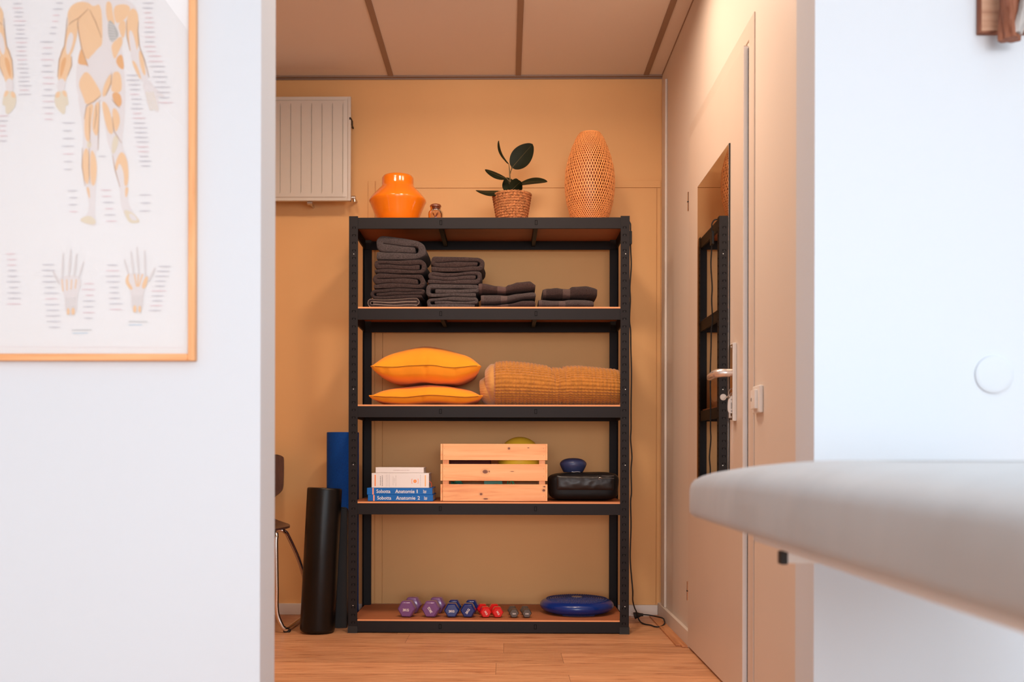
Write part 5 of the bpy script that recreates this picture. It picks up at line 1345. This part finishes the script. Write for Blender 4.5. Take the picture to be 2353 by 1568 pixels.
# balance disc
q = P(1325.5, 1400, 4.47); X, Y = q.x, 4.475; R = 0.1665
bd = thing("balance_disc", (X, Y, S5), "round blue balance disc with studded top on the bottom shelf", "balance disc")
M_disc = mat("glossy_blue_vinyl", srgb(0, 46, 128), 0.28, coat=0.2)
m = MB(); m.lathe([(0.0, 0.0005), (0.10, 0.0005), (0.128, 0.003), (0.148, 0.010), (0.160, 0.020), (0.1655, 0.031), (0.164, 0.041), (0.157, 0.050), (0.146, 0.056), (0.138, 0.059), (0.10, 0.0645), (0.05, 0.067), (0.0, 0.068)], (X, Y, S5), 80, capb=False, capt=False)
build("disc_body", m, M_disc, bd, sharp=80)
m = MB()
for ring_ in range(11):
    rr = 0.030 + ring_ * 0.0104; n_ = int(2 * PI * rr / 0.0105)
    for k in range(n_):
        a = 2 * PI * k / n_ + ring_ * 0.21
        zr = 0.0680 - 0.009 * (rr / 0.138) ** 2 - 0.0004
        px_, py_ = X + rr * math.cos(a), Y + rr * math.sin(a)
        vs = []
        for (r_, h_) in ((0.0036, 0.0), (0.0026, 0.0026), (0.0012, 0.0036)):
            vs += [(px_ + r_ * math.cos(PI / 3 * j), py_ + r_ * math.sin(PI / 3 * j), S5 + zr + h_) for j in range(6)]
        fs = [(i * 6 + j, i * 6 + (j + 1) % 6, (i + 1) * 6 + (j + 1) % 6, (i + 1) * 6 + j) for i in range(2) for j in range(6)] + [tuple(range(12, 18))]
        m.add(vs, fs, 0, True)
build("studs", m, mat("matte_blue_studs", srgb(36, 52, 108), 0.5), bd, fix=False)
m = MB(); m.lathe([(0.024, 0.067), (0.024, 0.0695), (0.018, 0.0705), (0.0, 0.0705)], (X, Y, S5), 36, capt=False); build("centre_cap", m, mat("faded_centre_print", (0.30, 0.25, 0.26), 0.5), bd)
m = MB()
for k in range(26):
    a = math.radians(-125 + 70 * k / 25); rr = 0.1185
    m.box((X + rr * math.cos(a) - 0.0014, Y + rr * math.sin(a) - 0.0125, S5 + 0.0006), (X + rr * math.cos(a) + 0.0014, Y + rr * math.sin(a) - 0.006, S5 + 0.006))
build("underside_studs", m, M_disc, bd)

# ================================================================== LEFT OF THE SHELVING
# blue rolled mat
a, b = P(753, 1000, 4.56).x, P(826, 1000, 4.56).x; R = 0.0735; X = RX0 - R - 0.004 + 0.0; Y = 4.575
M_mat = mat("blue_foam_mat", srgb(0, 66, 146), 0.7, spec=0.2, bump=0.5, bscale=260, var=0.12, vscale=160, dist=0.002)
ZM = P(790, 994, 4.56).z
m = MB()
def spiral(u, v):
    t = u * 5.2 * 2 * PI; r = 0.012 + (R - 0.012) * u
    return Vector((X + r * math.cos(t), Y + r * math.sin(t), 0.0005 + (ZM - 0.0005) * v))
m.lathe([(R - 0.0005, 0.0005), (R, 0.003), (R, ZM - 0.003), (R - 0.001, ZM)], (X, Y, 0), 64)
mt2 = build("rolled_exercise_mat", m, M_mat, origin=(X, Y, 0)); tag(mt2, "tall rolled blue foam mat standing between the wall and the shelving", "exercise mat")
# black flat board with rounded top corner
bx1_ = P(797, 1300, 4.37).x; bx0_ = bx1_ - 0.128; zt = P(790, 1167, 4.37).z
pl_ = []
for cx, cz, a0 in ((bx1_ - 0.018, zt - 0.018, 0), (bx0_ + 0.018, zt - 0.018, 90)):
    for k in range(7): a = math.radians(a0 + 15 * k); pl_.append((cx + 0.018 * math.cos(a), cz + 0.018 * math.sin(a)))
pl_ += [(bx0_, 0.0), (bx1_ - 0.006, 0.0), (bx1_, 0.006)]
m = MB(); m.prism(pl_, 4.372, 4.412); bd_ = build("folded_board", m, mat("black_board_face", (0.012, 0.012, 0.013), 0.5), origin=((bx0_ + bx1_) / 2, 4.39, 0))
tag(bd_, "flat black board standing behind the black foam roller", "board")
m = MB(); m.tube([(x, 4.371, z) for x, z in pl_[:7]] + [(bx1_, 4.371, 0.008)][::1], 0.0022, 8) if False else m.tube([(bx1_ - 0.001, 4.3715, 0.008)] + [(x, 4.3715, z) for x, z in pl_[:14]] + [(bx0_ + 0.001, 4.3715, 0.004)], 0.0022, 8)
build("edge_piping", m, mat("black_piping", (0.03, 0.028, 0.028), 0.35), bd_)
# leaning black foam roller
RB = 0.0745; pb = P(729, 1455, 4.265); ptp = P(746.5, 1122, 4.29)
base = Vector((pb.x, 4.265, RB * 0.05)); tip = Vector((ptp.x, 4.287, ptp.z))
ax = (tip - base); L = ax.length; rot = ax.to_track_quat('Z', 'Y').to_matrix().to_4x4()
m = MB(); m.lathe([(RB * 0.90, 0.0), (RB * 0.97, 0.004), (RB, 0.012), (RB, L - 0.010), (RB * 0.985, L - 0.003), (RB * 0.93, L), (0.03, L), (0.028, L - 0.05)], (0, 0, 0), 64, capt=True)
lo = min((rot @ v).z for v in m.v)
base.z = 0.0006 - lo; M4 = Matrix.Translation(base) @ rot
m.v = [M4 @ v for v in m.v]
M_foam = mat("black_foam", (0.0045, 0.004, 0.004), 0.34, spec=0.33, bump=0.25, bscale=5, var=0.3, vscale=5, detail=3, dist=0.01)
tag(build("foam_roller", m, M_foam, origin=base, sharp=50), "long black foam roller leaning beside the chair", "foam roller")

# chair, mostly hidden behind the left partition
M_walnut = wood("dark_walnut_veneer", srgb(84, 56, 46), srgb(104, 70, 56), srgb(48, 30, 26), 'z', 0.7, 0.35)
CX = -1.216
ch = thing("shell_chair", (CX, 4.4, 0.0), "dark wooden shell chair on chrome legs, half hidden by the partition", "chair")
pth = [  # (y, z, half width)
    (4.655, 0.765, 0.150), (4.653, 0.757, 0.174), (4.650, 0.740, 0.181), (4.640, 0.66, 0.183), (4.632, 0.61, 0.181), (4.628, 0.588, 0.168), (4.622, 0.565, 0.140), (4.615, 0.545, 0.122), (4.606, 0.525, 0.118), (4.595, 0.505, 0.120), (4.580, 0.487, 0.130),
    (4.555, 0.470, 0.158), (4.525, 0.458, 0.200), (4.490, 0.451, 0.236), (4.44, 0.447, 0.254), (4.38, 0.446, 0.255), (4.30, 0.446, 0.245), (4.24, 0.444, 0.225), (4.205, 0.438, 0.190), (4.192, 0.432, 0.140)]
def shell(off):
    def fn(u, v):
        t = u * (len(pth) - 1); i = min(int(t), len(pth) - 2); f = t - i
        j0, a1, a2, j1 = pth[max(i - 1, 0)], pth[i], pth[i + 1], pth[min(i + 2, len(pth) - 1)]
        y, z, w = (0.5 * (2 * a1[k] + (a2[k] - j0[k]) * f + (2 * j0[k] - 5 * a1[k] + 4 * a2[k] - j1[k]) * f * f + (3 * a1[k] - j0[k] - 3 * a2[k] + j1[k]) * f ** 3) for k in range(3))
        tg = Vector((0, j1[0] - j0[0], j1[1] - j0[1])).normalized(); nn = Vector((1, 0, 0)).cross(tg)
        s = (v - 0.5) * 2
        return Vector((CX + s * w, y - 0.012 * s * s * (1 if z > 0.55 else 0), z)) + nn * (off + 0.004 * s * s)
    return fn
m = MB(); m.grid(shell(0.0045), 77, 25); m.grid(shell(-0.0045), 77, 25)
f0, f1 = shell(0.0045), shell(-0.0045)
for v in (0, 1): m.grid(lambda u, w, v=v: f0(u, v).lerp(f1(u, v), w), 77, 2)
for u in (0, 1): m.grid(lambda w, v, u=u: f0(u, v).lerp(f1(u, v), w), 2, 25)
build("seat_shell", m, M_walnut, ch, fix=False, sharp=50)
for s in (1, -1):
    fy, by = 4.245, 4.60
    xf = (P(657, 1455, 4.245).x - CX) * 1.0
    fx = s * xf; tx = s * (P(634, 1300, 4.25).x - CX); bxb = s * ((-0.925) - CX); bxt = s * (P(655, 1225, 4.42).x - CX)
    r = 0.0095
    pts = [(CX + s * 0.10, 4.30, 0.428), (CX + tx * 0.93, 4.27, 0.428), (CX + tx, 4.255, 0.415), (CX + tx, 4.25, 0.38), (CX + tx + s * 0.004, 4.245, 0.20), (CX + tx + s * 0.006, 4.245, 0.09), (CX + fx - s * 0.018, 4.248, 0.03), (CX + fx - s * 0.006, 4.255, 0.0165), (CX + fx, 4.275, 0.0135),
           (CX + fx + s * 0.006, 4.50, 0.0135), (CX + bxb + s * 0.012, 4.60, 0.016), (CX + bxb + s * 0.016, 4.635, 0.035), (CX + bxb + s * 0.010, 4.635, 0.09), (CX + bxb - s * 0.012, 4.55, 0.26), (CX + bxt + s * 0.006, 4.46, 0.395), (CX + bxt - s * 0.006, 4.435, 0.420), (CX + bxt - s * 0.03, 4.425, 0.4285), (CX + s * 0.08, 4.42, 0.4285)]
    m = MB(); m.tube(smooth_path(pts, 6), r, 14); lg = build("leg_frame", m, M_chrome, ch)
    for y in (4.27, 4.60):
        xx = CX + (fx if y < 4.4 else bxb + s * 0.010)
        m = MB(); m.rbox((xx - 0.014, y - 0.016, 0.0), (xx + 0.014, y + 0.016, 0.010), 0.003, 2); build("glide", m, M_rubber, lg)
m = MB(); m.lathe([(0.085, 0.418), (0.085, 0.440), (0.06, 0.442)], (CX, 4.38, 0), 32); build("mounting_plate", m, M_rubber, ch)
